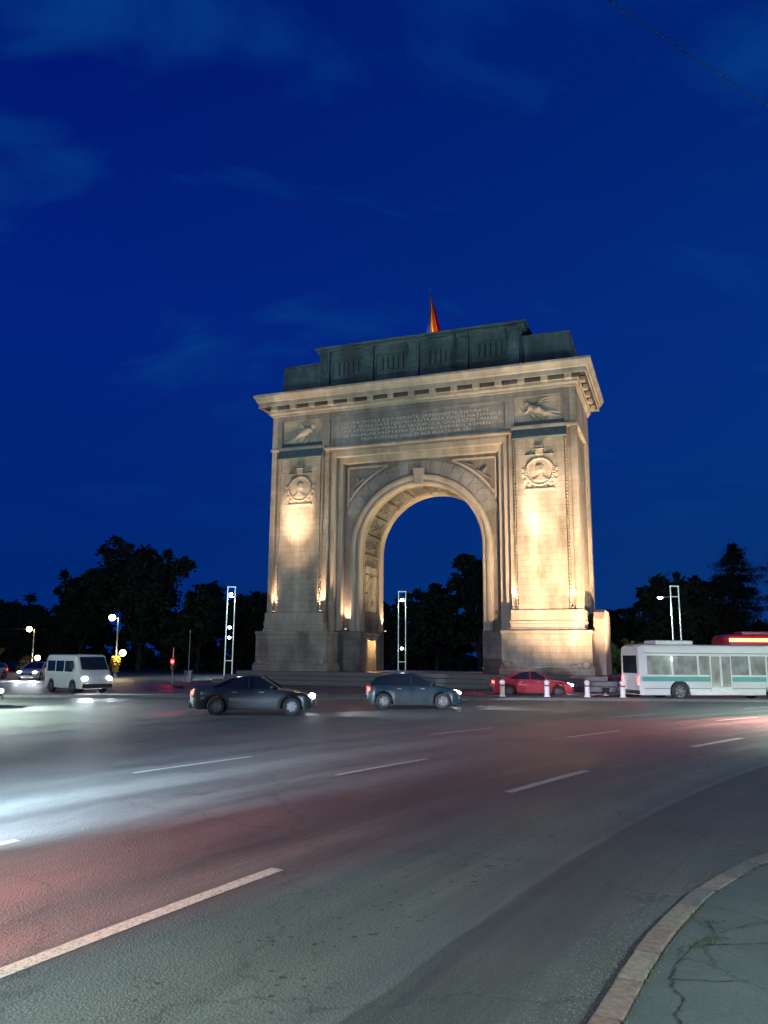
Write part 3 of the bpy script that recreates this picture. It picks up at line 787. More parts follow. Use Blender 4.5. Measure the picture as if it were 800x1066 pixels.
# jamb below the band: plain dado, soldier relief and small console
for s in (-1, 1):
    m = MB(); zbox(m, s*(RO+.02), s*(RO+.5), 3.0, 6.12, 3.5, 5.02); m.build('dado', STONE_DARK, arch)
    caps = [(4.56, 8.0, 4.56, 8.05, .24, .22), (4.56, 7.6, 4.56, 6.9, .42, .34), (4.56, 6.9, 4.3, 5.9, .26, .2), (4.6, 6.9, 4.95, 5.9, .26, .2), (4.3, 5.9, 4.2, 5.1, .18, .13), (4.95, 5.9, 5.05, 5.1, .18, .13),
            (4.2, 7.6, 3.85, 7.0, .15, .12), (3.85, 7.0, 4.1, 6.5, .12, .1), (4.95, 7.6, 5.35, 7.1, .15, .12), (5.35, 7.1, 5.3, 6.4, .12, .1), (5.4, 5.1, 5.4, 7.9, .07, .05), (3.7, 5.1, 3.9, 6.6, .2, .16), (4.3, 8.25, 4.8, 8.25, .12, .12)]
    def fs(u, z): return capsule_h(u, z, caps)
    def fsx(u, z, s=s): return -s*fs(u, z)*.9
    o = field('soldier_relief', 3.4, 5.75, 5.05, 8.6, 0, fsx, .05, STONE_PLAIN, arch, 1, side=s*(RO+.1))
# voussoir ring proud of the wall and triangular spandrel mouldings
m = MB()
nv = 22
for i in range(nv):
    a0 = PI*(i+.02)/nv; a1 = PI*(i+.98)/nv; r0, r1 = RO+.81, RO+1.85
    q = []
    for a, r in ((a0, r0), (a1, r0), (a1, r1), (a0, r1)):
        u, z = r*math.cos(a), CZ+r*math.sin(a); q.append((u, z))
    if max(abs(p[0]) for p in q) > 6.12: continue
    m.prism([(p[0], p[1]+DZ) for p in q], 'y', 1.985, 2.055)
m.build('voussoir_ring', STONE_FRIEZE, arch, bevel=.01)
for s in (-1, 1):
    m = MB()
    def bar(a, b, w_=.07, v0=1.97):
        a, b = Vector(a), Vector(b); d = (b-a).normalized(); n = Vector((d.y, -d.x))*w_
        m.prism([(p.x, p.y+DZ) for p in (a+n, b+n, b-n, a-n)], 'y', v0, 2.06)
    A_, B_, D_ = (s*5.85, 16.2), (s*5.85, 13.1), (s*2.6, 16.2)
    bar(A_, B_); bar(A_, D_)
    prev = None
    for i in range(9):
        a = R(33)+R(35)*i/8
        p = (s*(RO+2.1)*math.cos(a), CZ+(RO+2.1)*math.sin(a))
        if prev: bar(prev, p)
        prev = p
    caps = [(s*4.9, 15.1, s*5.2, 15.5, .28, .2), (s*4.5, 15.3, s*5.5, 14.6, .14, .1), (s*4.2, 15.7, s*3.6, 15.9, .12, .05), (s*5.4, 14.4, s*5.6, 13.8, .12, .05)]
    sp_ = m.build('spandrel_moulding', STONE_PLAIN, arch)
    m2 = MB()
    for c in caps: m2.tube((c[0], 1.98, c[1]+DZ), (c[2], 1.98, c[3]+DZ), c[4]*.7, c[5]*.7, 8)
    m2.build('spandrel_wreath', STONE_DARK, sp_, smooth=True)
# keystone
m = MB(); m.prism([(-.3, 14.45+DZ), (.3, 14.45+DZ), (.42, 15.75+DZ), (-.42, 15.75+DZ)], 'y', 1.66, 2.05); m.build('keystone', STONE_PLAIN, arch, bevel=.03)

# --- inscription: rows of cut capitals
txt = ["DUPĂ SECOLE DE SUFERINȚE CREȘTINEȘTE ÎNDURATE", "ȘI LUPTE GRELE DATE PENTRU PĂSTRAREA FIINȚEI NAȚIONALE",
       "DUPĂ APĂRAREA PLINĂ DE SACRIFICII A CIVILIZAȚIEI UMANE", "SE ÎNDEPLINI DREPTATEA ȘI PENTRU POPORUL ROMÂN", "PRIN PUTERILE SALE ȘI ALE ALIAȚILOR SĂI"]
cu = bpy.data.curves.new('inscription', 'FONT'); cu.body = "\n".join(txt); cu.align_x = 'CENTER'; cu.size = .40; cu.space_line = 1.05; cu.extrude = .03; cu.resolution_u = 1
cu.space_character = 1.05
to = bpy.data.objects.new('inscription_curve', cu); C.objects.link(to)
bpy.context.view_layer.update()
dg = bpy.context.evaluated_depsgraph_get(); me = bpy.data.meshes.new_from_object(to.evaluated_get(dg))
bpy.data.objects.remove(to); bpy.data.curves.remove(cu)
xs_ = [v.co.x for v in me.vertices]; ys_ = [v.co.y for v in me.vertices]
sx = 13.2/(max(xs_)-min(xs_)); sy = 1.75/(max(ys_)-min(ys_)); cx_, cy_ = (max(xs_)+min(xs_))/2, (max(ys_)+min(ys_))/2
for v in me.vertices:
    x, y, z = v.co; v.co = ((x-cx_)*sx, .845-z*1.0, (y-cy_)*sy+18.85+DZ)
me.name = 'inscription'; me.materials.clear(); me.materials.append(simple('letter_stone', (.48, .46, .44), .8))
io = bpy.data.objects.new('inscription', me); C.objects.link(io); io.parent = arch

# --- cornice: mitred profile round the whole block
def ring_profile(prof, name, mat, u=W, v0=.55, v1=DEP-.55, parent=arch, zoff=DZ):
    m = MB(); rows = []
    for d, z in prof:
        a, b, c = u+d, v0-d, v1+d
        rows.append([(-a, b, z+zoff), (a, b, z+zoff), (a, c, z+zoff), (-a, c, z+zoff)])
    m.grid(rows, True); return m.build(name, mat, parent)
cor = ring_profile([(0.0, 20.5), (.10, 20.52), (.10, 20.66), (.16, 20.7), (.22, 20.78), (.22, 20.98), (.30, 21.02), (.34, 21.36), (.78, 21.38), (.80, 21.2), (.88, 21.2), (.88, 21.55), (.98, 21.60), (1.04, 21.74), (1.17, 21.94), (1.22, 22.0), (1.22, 22.17), (.4, 22.24), (-2, 22.26)], 'cornice', STONE_PLAIN)
BED_SHADE = stone('shaded_limestone', (.085, .085, .09), brick=False)  # shadow band under the corona, put into the stone colour
ring_profile([(.225, 21.0), (.32, 21.03), (.36, 21.16), (.36, 21.35), (.77, 21.37)], 'cornice_bed', BED_SHADE, parent=cor)
def modil(m, u, v, ax):
    if ax == 'v': zbox(m, u-.24, u+.24, v-.70, v-.2, 20.92, 21.27)
    else: m.box(min(u+.3*ax, u+.66*ax), max(u+.3*ax, u+.66*ax), v-.24, v+.24, 20.92+DZ, 21.27+DZ)
for i in range(15):
    u = -11.55+i*1.65; m = MB(); modil(m, u, .55, 'v'); m.build('modillion', STONE_PLAIN, cor, bevel=.03)
for s in (-1, 1):
    for i in range(5):
        v = 1.1+i*1.73; m = MB(); modil(m, s*W, v, s); m.build('modillion', STONE_PLAIN, cor, bevel=.03)
m = MB()
for i in range(120):
    u = -12.0+i*.2017; zbox(m, u, u+.12, .30, .36, 20.80, 20.97)
m.build('dentils', STONE_PLAIN, cor)

# --- attic
m = MB(); zbox(m, -11.7, 11.7, .9, DEP-.9, 22.24, 22.75); m.build('attic_plinth', STONE_ATTIC, arch, bevel=.03)
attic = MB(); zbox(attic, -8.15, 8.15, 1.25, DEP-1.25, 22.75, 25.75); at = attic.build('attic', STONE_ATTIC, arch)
m = MB(); zbox(m, -8.4, 8.4, 1.0, DEP-1.0, 25.75, 25.95); zbox(m, -8.55, 8.55, .85, DEP-.85, 25.95, 26.15); m.build('attic_coping', STONE_ATTIC, at, bevel=.03)
for u in (-7.65, -3.9, -.15, 3.75, 7.6):
    m = MB(); zbox(m, u-.4, u+.4, .92, 1.25, 22.75, 25.75); zbox(m, u-.26, u+.26, .80, .93, 24.0, 25.3); zbox(m, u-.42, u+.42, .76, .93, 23.5, 23.75); zbox(m, u-.46, u+.46, .80, 1.2, 25.45, 25.74)
    m.build('attic_pilaster', STONE_ATTIC, at, bevel=.02)
for u0, u1 in ((-7.2, -4.35), (-3.45, -.6), (.3, 3.3), (4.2, 7.15)):
    m = MB(); zbox(m, u0, u1, 1.17, 1.25, 23.0, 23.15); zbox(m, u0, u1, 1.17, 1.25, 25.1, 25.25); zbox(m, u0, u0+.15, 1.17, 1.25, 23.15, 25.1); zbox(m, u1-.15, u1, 1.17, 1.25, 23.15, 25.1)
    um = (u0+u1)/2
    for q in range(5): zbox(m, um-1.0+q*.42, um-.72+q*.42, 1.12, 1.25, 23.7, 24.75)
    zbox(m, u0, u1, 1.10, 1.25, 24.9, 25.02); zbox(m, u0, u1, 1.12, 1.25, 23.3, 23.4)
    m.build('attic_panel', STONE_ATTIC, at)
for s in (-1, 1):
    m = MB(); m.prism([(s*8.15, 22.75+DZ), (s*11.75, 22.75+DZ), (s*11.5, 24.9+DZ), (s*8.15, 24.9+DZ)], 'y', 1.45, DEP-1.45)
    zbox(m, s*8.15, s*11.62, 1.35, DEP-1.35, 24.9, 25.08)
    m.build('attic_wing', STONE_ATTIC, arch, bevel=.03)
m = MB(); zbox(m, -8.0, 8.0, 1.4, DEP-1.4, 25.9, 26.16); m.build('roof', STONE_ATTIC, arch)

# --- flag on the roof
fp = A2W(.1, DEP/2, 26.16-DZ); fp.z = 26.16+DZ
fl = thing('flag', 'blue yellow and red flag hanging limp on its pole above the arch', 'flag', fp, YAW)
m = MB(); m.tube((0, 0, 0), (0, 0, 5.3), .055, .035, 10); m.ball((0, 0, 5.36), .08, 10); m.build('flagpole', CHROME, fl, smooth=True)
def flag_mat():
    m, nt, b = new_mat('flag_cloth'); L = nt.links
    at_ = N(nt, 'ShaderNodeAttribute', attribute_name='band')
    r = N(nt, 'ShaderNodeValToRGB'); r.color_ramp.interpolation = 'CONSTANT'
    r.color_ramp.elements[0].position = 0; r.color_ramp.elements[0].color = (.0, .02, .22, 1)
    q = r.color_ramp.elements.new(.333); q.color = (.75, .45, .02, 1)
    r.color_ramp.elements[-1].position = .666; r.color_ramp.elements[-1].color = (.6, .012, .02, 1)
    L.new(at_.outputs['Fac'], r.inputs[0]); L.new(r.outputs[0], b.inputs['Base Color']); b.inputs['Roughness'].default_value = .8
    return m
m = MB(); rows = []; bands = []
for i in range(41):
    t = i/40; row = []
    for j in range(61):
        s_ = j/60
        wd = .16+1.6*t
        fold = math.sin(s_*PI*7+t*1.5)*(.10+.20*t)*s_**.3
        x = .05+wd*s_*.9+.05*math.sin(t*5+s_*6)
        z = 5.0-4.3*t-.35*s_*(1-t)-.25*s_
        row.append((x-.45*t, fold, z)); bands.append(s_)
    rows.append(row)
m.grid(rows)
me = bpy.data.meshes.new('flag_cloth'); me.from_pydata([tuple(v) for v in m.v], [], m.f); me.materials.append(flag_mat())
at_ = me.attributes.new('band', 'FLOAT', 'POINT'); at_.data.foreach_set('value', bands)
me.polygons.foreach_set('use_smooth', [True]*len(me.polygons))
o = bpy.data.objects.new('cloth', me); C.objects.link(o); o.parent = fl
o.modifiers.new('solid', 'SOLIDIFY').thickness = .012

# ------------------------------------------------------------------ floodlights of the monument
WARM = (1.0, .66, .38); WARM2 = (1.0, .73, .47); PINK = (1.0, .64, .38)
def flood(u, v, z, tu, tv, tz, energy, spot, blend, col, label, size=.12, ground=True):
    p = A2W(u, v, z); tg = A2W(tu, tv, tz); fs_ = 1 if ground else .45
    t = thing('floodlight', label, 'floodlight', p, YAW, 'floodlights of the arch')
    d = (tg-p).normalized(); q = (Matrix.Rotation(-YAW, 3, 'Z') @ d).to_track_quat('Z', 'Y').to_matrix().to_4x4()
    m = MB(); m.box(-.2*fs_, .2*fs_, -.16*fs_, .16*fs_, -.12, .02, q); m.build('housing', DARKMETAL, t, bevel=.015)
    m = MB(); m.box(-.17*fs_, .17*fs_, -.13*fs_, .13*fs_, .022, .03, q); m.build('lens', simple('flood_lens', (.8, .8, .8), .3, 0, col, 4), t)
    if ground:
        m = MB(); m.box(-.05, .05, -.05, .05, -.25, -.1); m.box(-.15, .15, -.1, .1, -.28, -.25); m.build('bracket', DARKMETAL, t)
    l = light('SPOT', 'flood_lamp', p+d*(.08+size*1.2), energy, col, target=tg, size=size, spot=spot, blend=blend)
    return t
side = {-1: 'left', 1: 'right'}
# hot ovals high on each shaft
flood(-9.4, -9.5, -.2, -9.45, .5, 12.2, 27000, R(13), 1.0, WARM2, 'low floodlight on the plaza aimed below the left pier medallion')
flood(9.3, -5.0, .0, 9.3, .5, 12.3, 20000, R(15), 1.0, WARM2, 'low floodlight on the plaza aimed below the right pier medallion')
flood(-9.6, -4.8, .0, -9.6, .5, 14.6, 8000, R(32), 1.0, WARM, 'low floodlight on the plaza washing the left shaft')
flood(10.3, -4.8, .0, 9.4, .5, 15.0, 4500, R(50), 1.0, WARM, 'low floodlight on the plaza washing the right shaft')
flood(14.0, -9.0, -.05, 10.6, .5, 7.5, 15000, R(64), .9, WARM, 'low floodlight on the inner lane kerb at the right washing the whole right pier')
flood(17.8, 1.0, -.3, 12.0, 4.5, 14.0, 8500, R(90), .8, WARM, 'low floodlight right of the arch washing its side wall')
# cornice wash
flood(0, -6.0, -.1, 0, .0, 22.5, 1200, R(66), .7, WARM2, 'low floodlight on the plaza before the opening')
# slot uplights in the channels
def slot(u, v, z, e_, label, col=PINK, tv=None, tu=None):
    flood(u, v, z, tu if tu is not None else u, tv if tv is not None else v+.5, z+5, e_, R(52), 1.0, col, label, size=.03, ground=False)
slot(-11.28, .45, 4.95, 900, 'small uplight at the outer channel of the left pier')
slot(-7.33, .45, 4.95, 1500, 'small uplight at the inner channel of the left pier')
slot(7.33, .45, 4.95, 900, 'small uplight at the inner channel of the right pier')
slot(11.3, .45, 4.95, 700, 'small uplight at the outer channel of the right pier')
slot(-5.75, 1.65, 3.62, 1200, 'small uplight beside the opening on the left')
# inside the passage
flood(4.3, 4.4, .9, -3.3, 4.6, 13.0, 3600, R(80), .9, (1.0, .74, .36), 'low floodlight inside the passage by the right jamb')
flood(-4.5, 6.9, 3.62, -4.75, 7.0, 8.6, 600, R(60), .8, PINK, 'small uplight at the rear edge of the left jamb', ground=False, size=.03)
# lamp in each doorway
for s in (-1, 1):
    p = A2W(s*5.0, 4.3, 2.7)
    light('POINT', 'doorway_lamp', p, 90, (1, .62, .25), size=.12)
# roof light for the flag
flood(-.6, 3.2, 26.3, .1, DEP/2, 28.0, 300, R(60), .7, (1, .75, .8), 'small floodlight on the roof below the flag', ground=False)

# ------------------------------------------------------------------ street lamps (double tube masts)
STREETC = (.80, 1.0, .90)
def portal_lamp(label, loc, rz, heads=((8.2, -.95), (2.75, .0), (3.8, 0)), power=1500, armlen=.95, group='double tube street lamps'):
    t = thing('street_lamp', label, 'street lamp', loc, rz, group)
    m = MB()
    for x in (-.38, .38): m.box(x-.035, x+.035, -.05, .05, 0, 9.0)
    m.box(-.415, .415, -.05, .05, 8.93, 9.03); m.box(-.345, .345, -.04, .04, 7.95, 8.02); m.box(-.345, .345, -.04, .04, 1.6, 1.66)
    m.build('mast', MASTL, t)
    m = MB(); m.box(-.55, .55, -.2, .2, 0, .12); m.build('foot', GALV, t, bevel=.02)
    for z, dx in heads:
        m = MB()
        if dx: m.box(min(0, dx), max(0, dx), -.03, .03, z-.03, z+.03); m.box(dx-.3, dx+.3, -.14, .14, z-.04, z+.06)
        else: m.box(-.12, .12, -.16, .16, z-.1, z+.1)
        h = m.build('lamp_head', GALV, t)
        m = MB()
        if dx: m.ball((dx, 0, z-.08), .26, 14, (1, .6, .45))
        else: m.ball((0 if z > 3 else 0, -.16, z), .17, 12, (1, .7, .8))
        m.build('lens', LAMPWHITE, h, smooth=True)
    a = Vector(loc)
    hx = heads[0][1]
    lp = a+Vector((hx*math.cos(rz), hx*math.sin(rz), heads[0][0]-.35))
    light('POINT', 'street_light', lp, power*.016, STREETC, size=.22)
    light('SPOT', 'street_light', lp, power*.55, STREETC, target=lp-Vector((0, 0, 1)), size=.22, spot=R(140), blend=.6)
    return t
MASTL = simple('white_mast_glow', (.75, .8, .8), .4, 0, (.65, .95, 1.0), .22)  # weak emission stands in for lamplight on the white mast
portal_lamp('tall double tube lamp mast left of the arch before the big tree', (-15.4, 80, 0), 0, ((8.25, .0), (3.9, 0), (4.9, 0)), 2500)
portal_lamp('tall double tube lamp mast seen through the arch opening', (2.0, 84, 0), 0, ((8.1, .0), (3.0, 0)), 2500)
portal_lamp('tall double tube lamp mast right of the arch with an arm to the left', (27.7, 75, 0), 0, ((7.95, -1.4),), 4000)
# unseen masts of the same kind, added to light the road and arch
portal_lamp('unseen double tube lamp mast added on the pavement behind the viewer', (9.5, -6.0, .06), R(90), ((8.4, 0.95),), 17000)
portal_lamp('unseen double tube lamp mast added left of the viewer', (-13.0, 1.0, 0), R(40), ((8.4, .95),), 17000)
portal_lamp('unseen double tube lamp mast added at the right roadside to light the road', (28.0, 24.0, 0), R(120), ((8.4, .95),), 290000)
portal_lamp('unseen double tube lamp mast added at the left roadside to light the road', (-27.0, 25.0, 0), R(0), ((8.4, .95),), 290000)

# classical lamp posts with two globes
def globe_lamp(label, loc, rz, h, globe_z, flowers):
    t = thing('globe_lamp', label, 'street lamp', loc, rz, 'old lamp posts with round globes')
    m = MB(); m.lathe([(.0, 0), (.22, 0), (.22, .1), (.12, .35), (.09, .8), (.075, 1.5), (.06, h-.3), (.04, h)], n=12)
    m.tube((0, 0, h-.15), (-.55, 0, h-.02), .035, .03, 8); m.tube((0, 0, globe_z-.1), (.6, 0, globe_z+.0), .035, .03, 8)
    m.build('post', GALV, t, smooth=True)
    for x, z in ((-.6, h-.02), (.62, globe_z)):
        m = MB(); m.ball((x, 0, z), .30, 16); g = m.build('globe', LAMPWARM, t, smooth=True)
        m = MB(); m.lathe([(.12, z+.24), (.16, z+.27), (.05, z+.38), (0, z+.4)], c=(x, 0, 0), n=12); m.build('cap', DARKMETAL, g)
        light('POINT', 'globe_light', Vector(loc)+Vector((x*math.cos(rz), x*math.sin(rz)-.4, z)), 130, (1, .75, .4), size=.3)
    if flowers:
        m = MB(); random.seed(11)
        for k in range(420):
            a = random.uniform(0, 2*PI); z = random.uniform(.6, 1.95); r = .38*math.sqrt(random.random())*(1 if z > 1.2 else .6)
            p = Vector((r*math.cos(a), r*math.sin(a), z)); d = Vector((random.gauss(0, 1), random.gauss(0, 1), random.gauss(0, 1))).normalized()*.1
            e_ = d.orthogonal().normalized()*.08
            m.quad(p-d-e_, p+d-e_, p+d+e_, p-d+e_)
        m.build('flower_basket', simple('yellow_flowers', (.45, .33, .05), .8), t)
    return t
globe_lamp('old double globe lamp post far left beside the yellow bush', (-39.4, 90, 0), 0, 4.9, 1.7, False)
globe_lamp('taller old double globe lamp post with flower basket behind the white van', (-25.0, 75, 0), 0, 5.6, 2.3, True)

# traffic light and thin sign pole
t = thing('traffic_light', 'traffic light showing red on a thin pole left of the arch', 'traffic light', (-15.7, 60, 0))
m = MB(); m.tube((0, 0, 0), (0, 0, 2.7), .05, .05, 10); m.build('pole', GALV, t, smooth=True)
m = MB(); m.box(-.17, .17, -.14, .14, 1.0, 1.95); bx_ = m.build('signal_housing', DARKMETAL, t, bevel=.03)
for k, z in enumerate((1.55+.12, 1.36+.02, 1.1)):
    m = MB(); m.lathe([(0, -.165), (.115, -.16), (.12, -.14)], c=(0, 0, z), n=16, axis='y'); m.build('signal_lens', REDSIG if k == 0 else SIGOFF, bx_)
    m = MB(); m.lathe([(.13, -.28), (.13, -.14)], c=(0, 0, z), n=16, axis='y'); m.build('visor', DARKMETAL, bx_)
light('POINT', 'red_signal_light', (-15.7, 59.6, 1.67), 25, (1, .03, .03), size=.1)
t = thing('utility_pole', 'thin dark steel pole right of the red traffic light', 'pole', (-15.0, 62, 0))
m = MB(); m.tube((0, 0, 0), (0, 0, 4.1), .05, .03, 8); m.build('pole', GALV, t, smooth=True)
m = MB(); m.box(-.28, .28, -.2, .2, 0, .95); m.box(-.32, .32, -.24, .24, .95, 1.0); m.build('control_box', simple('grey_cabinet', (.4, .42, .42), .5), t, bevel=.02)

# overhead cables
def cable(name, a, b, sag, r, label):
    m = MB(); pts = []
    for i in range(25):
        t_ = i/24; p = Vector(a).lerp(Vector(b), t_); p.z -= sag*4*t_*(1-t_); pts.append(p)
    m.poly_tube(pts, [r]*25, 6)
    o = m.build(name, simple('cable_black', (.01, .012, .02), .7), smooth=True)
    tag(o, label, 'cable')
cable('overhead_cable', (-1.4, 4.8, 9.25), (9.5, 11.8, 9.25), .25, .0045, 'thin dark cable crossing the top right corner of the sky')
cable('tram_wire', (-60, 95, 5.3), (-39.9, 90, 4.9), .1, .03, 'thin span wire running left from the far globe lamp')
cable('span_wire', (-26.0, 84, 8.1), (-15.4, 80, 7.9), .1, .025, 'thin span wire running left from the lamp mast beside the arch')
cable('feeder_wire', (2.3, 84, 7.7), (14.0, 88, 7.4), .1, .025, 'thin span wire running right from the lamp mast in the opening')

# ------------------------------------------------------------------ vehicles
RIMM = simple('alloy_rim', (.16, .165, .17), .45, .5)
def interp(tab, x):
    for (x0, y0), (x1, y1) in zip(tab, tab[1:]):
        if x <= x1: 
            t = (x-x0)/(x1-x0) if x1 > x0 else 0; t = max(0, min(1, t)); return y0+(y1-y0)*t
    return tab[-1][1]
def wheel(parent, x, y, r, side):
    w_ = .21
    m = MB(); y0, y1 = (y-w_, y) if side > 0 else (y, y+w_)
    m.lathe([(r*.62, y0), (r*.9, y0), (r, y0+.03), (r, y1-.03), (r*.9, y1), (r*.62, y1)], c=(x, 0, r), n=28, axis='y')
    ty = m.build('tyre', BL, parent, smooth=True)
    m = MB(); yo = y-.02*side if side > 0 else y+.02
    yf = y-.015 if side > 0 else y+.015
    for k in range(7):
        a = 2*PI*k/7; d = Vector((math.cos(a), 0, math.sin(a))); n = Vector((-math.sin(a), 0, math.cos(a)))
        c = Vector((x, yf, r))
        m.quad(c+d*.05+n*.035, c+d*r*.62+n*.05, c+d*r*.62-n*.05, c+d*.05-n*.035)
    m.lathe([(r*.56, yf), (r*.66, yf+.012*side)], c=(x, 0, r), n=24, axis='y'); m.lathe([(0, yf+.01*side), (.07, yf)], c=(x, 0, r), n=12, axis='y')
    m.build('rim', RIMM, ty)
    m = MB(); m.lathe([(0, yf-.06*side), (r*.64, yf-.06*side)], c=(x, 0, r), n=20, axis='y'); m.build('brake_disc', DARKMETAL, ty)
def car(label, loc, rz, color, kind='sedan', front_lit=True, rear_lit=True, hp=250, tp=40, group=None, hc=(.80, .90, 1.0), hs=75, ht=(12, -.6), ts=150):
    """car points along +x locally"""
    t = thing('car', label, 'car', loc, rz, group)
    Lh = {'sedan': 2.32, 'hatch': 2.05}[kind]; wd = .90; rw = .325
    fx, rx = Lh-.86, -Lh+ (.98 if kind == 'sedan' else .72)
    if kind == 'sedan':
        top = [(-Lh, .86), (-Lh+.08, .98), (-1.35, 1.02), (-.9, .99), (.75, .96), (1.5, .88), (Lh-.25, .74), (Lh-.05, .60), (Lh, .5)]
        roof = [(-1.5, 1.0), (-.75, 1.36), (-.2, 1.435), (.25, 1.42), (.95, .97)]
    else:
        top = [(-Lh, .80), (-Lh+.06, .98), (-1.2, .98), (-.5, .97), (.75, .95), (1.3, .88), (Lh-.2, .74), (Lh-.04, .60), (Lh, .5)]
        roof = [(-Lh+.12, 1.0), (-Lh+.45, 1.36), (-.9, 1.47), (.0, 1.48), (.95, .96)]
    xs = sorted(set([-Lh+i*(2*Lh)/46 for i in range(47)]+[fx+d for d in (-.38, -.36, -.3, -.2, -.1, 0, .1, .2, .3, .36, .38)]+[rx+d for d in (-.38, -.36, -.3, -.2, -.1, 0, .1, .2, .3, .36, .38)]))
    rows = []
    for x in xs:
        zb = .20+.12*max(0, (abs(x)-(Lh-.3))/.3)
        for c in (fx, rx):
            d = abs(x-c)
            if d < .385: zb = max(zb, rw+math.sqrt(max(0, .385**2-d*d)))
        zt = interp(top, x); e_ = min(1, (Lh-abs(x))/.35); k = .80+.2*math.sqrt(max(0, e_)); w_ = wd*k
        zs = min(zt-.05, .74+.06*(x < 0)); zb = min(zb, zt-.08)
        zs = max(zs, zb+.02); zm = (zb+zs)/2
        rows.append([(x, -w_*.60, zb), (x, -w_*.97, zb), (x, -w_*1.0, zm), (x, -w_*.985, zs), (x, -w_*.93, zt-.015), (x, -w_*.5, zt+.02), (x, w_*.5, zt+.02), (x, w_*.93, zt-.015), (x, w_*.985, zs), (x, w_*1.0, zm), (x, w_*.97, zb), (x, w_*.60, zb)])
    m = MB(); m.grid(rows); m.f.append(list(range(12))); n0 = (len(rows)-1)*12; m.f.append([n0+i for i in range(12)][::-1])
    m.box(-Lh+.3, Lh-.3, -.5, .5, .18, .6)
    body = m.build('body', color, t, smooth=True)
    # glasshouse
    x0, x1 = roof[0][0], roof[-1][0]; rows = []
    for i in range(29):
        x = x0+(x1-x0)*i/28; zr = interp(roof, x); zt = interp(top, x)-.02
        wl = wd*.93; wt = wd*(.93-.23*min(1, (zr-zt)/.42))
        rows.append([(x, -wl, zt), (x, -wt, zr-.03), (x, -wt*.6, zr), (x, wt*.6, zr), (x, wt, zr-.03), (x, wl, zt)])
    m = MB(); m.grid(rows); m.build('windows', GLASS, t, smooth=True)
    # roof skin and pillars
    m = MB(); rows = []
    xa, xb = roof[1][0]+.05, roof[3][0]+.08
    for i in range(13):
        x = xa+(xb-xa)*i/12; zr = interp(roof, x)+.012; zt = interp(top, x); wt = wd*(.93-.23*min(1, (zr-zt)/.42))+.008
        rows.append([(x, -wt, zr-.06), (x, -wt*.96, zr-.02), (x, -wt*.6, zr), (x, wt*.6, zr), (x, wt*.96, zr-.02), (x, wt, zr-.06)])
    m.grid(rows)
    for s in (-1, 1):
        for xa_, za_, xb_, zb_ in ((roof[0][0], interp(top, roof[0][0]), roof[1][0], roof[1][1]), (roof[-1][0]-.02, .98, roof[3][0], roof[3][1]), (-.12, .97, -.15, 1.42)):
            for q in (0,):
                wl = wd*.935; wt = wd*.71 if True else 0
                a = Vector((xa_, s*wl, za_)); b = Vector((xb_, s*(wt+.01), zb_-.03)); m.tube(a, b, .04, .035, 6)
    m.build('roof', color, t, smooth=True)
    for x in (fx, rx):
        for s in (-1, 1): wheel(t, x, s*(wd-.0), rw, s)
    for s in (-1, 1):
        m = MB(); m.ball((Lh-.16, s*.62, .66), .16, 14, (.9, 1.25, .55)); m.build('headlight', HEADL if front_lit else DIML, t, smooth=True)
        m = MB(); m.ball((-Lh+.09, s*.66, .80), .15, 12, (.6, 1.3, .75)); m.build('tail_light', TAILL if rear_lit else simple('dark_red_lens', (.2, .01, .01), .2), t, smooth=True)
        m = MB(); m.ball((.72, s*(wd+.09), 1.0), .1, 10, (.8, 1, .7)); m.build('wing_mirror', color, t, smooth=True)
        m = MB(); m.box(-.75, -.57, s*wd*.985-.012, s*wd*.985+.012, .82, .85); m.box(.25, .43, s*wd*.985-.012, s*wd*.985+.012, .82, .85); m.build('door_handle', CHROME, body)
    for s in (-1, 1):
        for xq in (-.95, -.12, .80):
            m = MB(); m.box(xq-.007, xq+.007, min(s*wd*.975, s*wd*1.004), max(s*wd*.975, s*wd*1.004), .34, .90); m.build('door_seam', BL, body)
        m = MB(); m.box(rx+.42, fx-.42, min(s*wd*.9, s*wd*1.0), max(s*wd*.9, s*wd*1.0), .17, .25); m.build('side_sill', BL, body)
    m = MB(); m.box(Lh-.06, Lh+.015, -.45, .45, .40, .58); m.build('grille', DARKMETAL, t)
    m = MB(); m.box(Lh-.02, Lh+.03, -.26, .26, .34, .45); m.build('number_plate', MASTW, t)
    m = MB(); m.box(-Lh-.02, -Lh+.04, -.26, .26, .55, .66); m.build('number_plate', MASTW, t)
    m = MB(); m.box(-Lh-.01, -Lh+.12, -.78, .78, .24, .42); m.build('rear_bumper', BL, t)
    c_, s_ = math.cos(rz), math.sin(rz)
    def W_(x, y, z): return Vector(loc)+Vector((x*c_-y*s_, x*s_+y*c_, z))
    for s in (-1, 1):
        if hp and front_lit: light('SPOT', 'headlamp', W_(Lh+.06, s*.62, .66), hp, hc, target=W_(Lh+ht[0], s*1.2, ht[1]), size=.07, spot=R(hs), blend=.9)
        if tp and rear_lit: light('SPOT', 'tail_lamp', W_(-Lh-.04, s*.66, .8), tp, (1, .05, .04), target=W_(-Lh-6, s*(1.2 if ts > 100 else .7), -.1), size=.12, spot=R(ts), blend=.9)
    return t
DARKBLUE = paint('dark_teal_paint', (.008, .028, .036)); BLACKP = paint('black_blue_paint', (.008, .014, .02)); REDP = paint('dark_red_paint', (.33, .02, .035)); GREYP = paint('silver_grey_paint', (.35, .36, .38), .3, .3); WHITEP = paint('white_paint', (.52, .53, .53), .35)

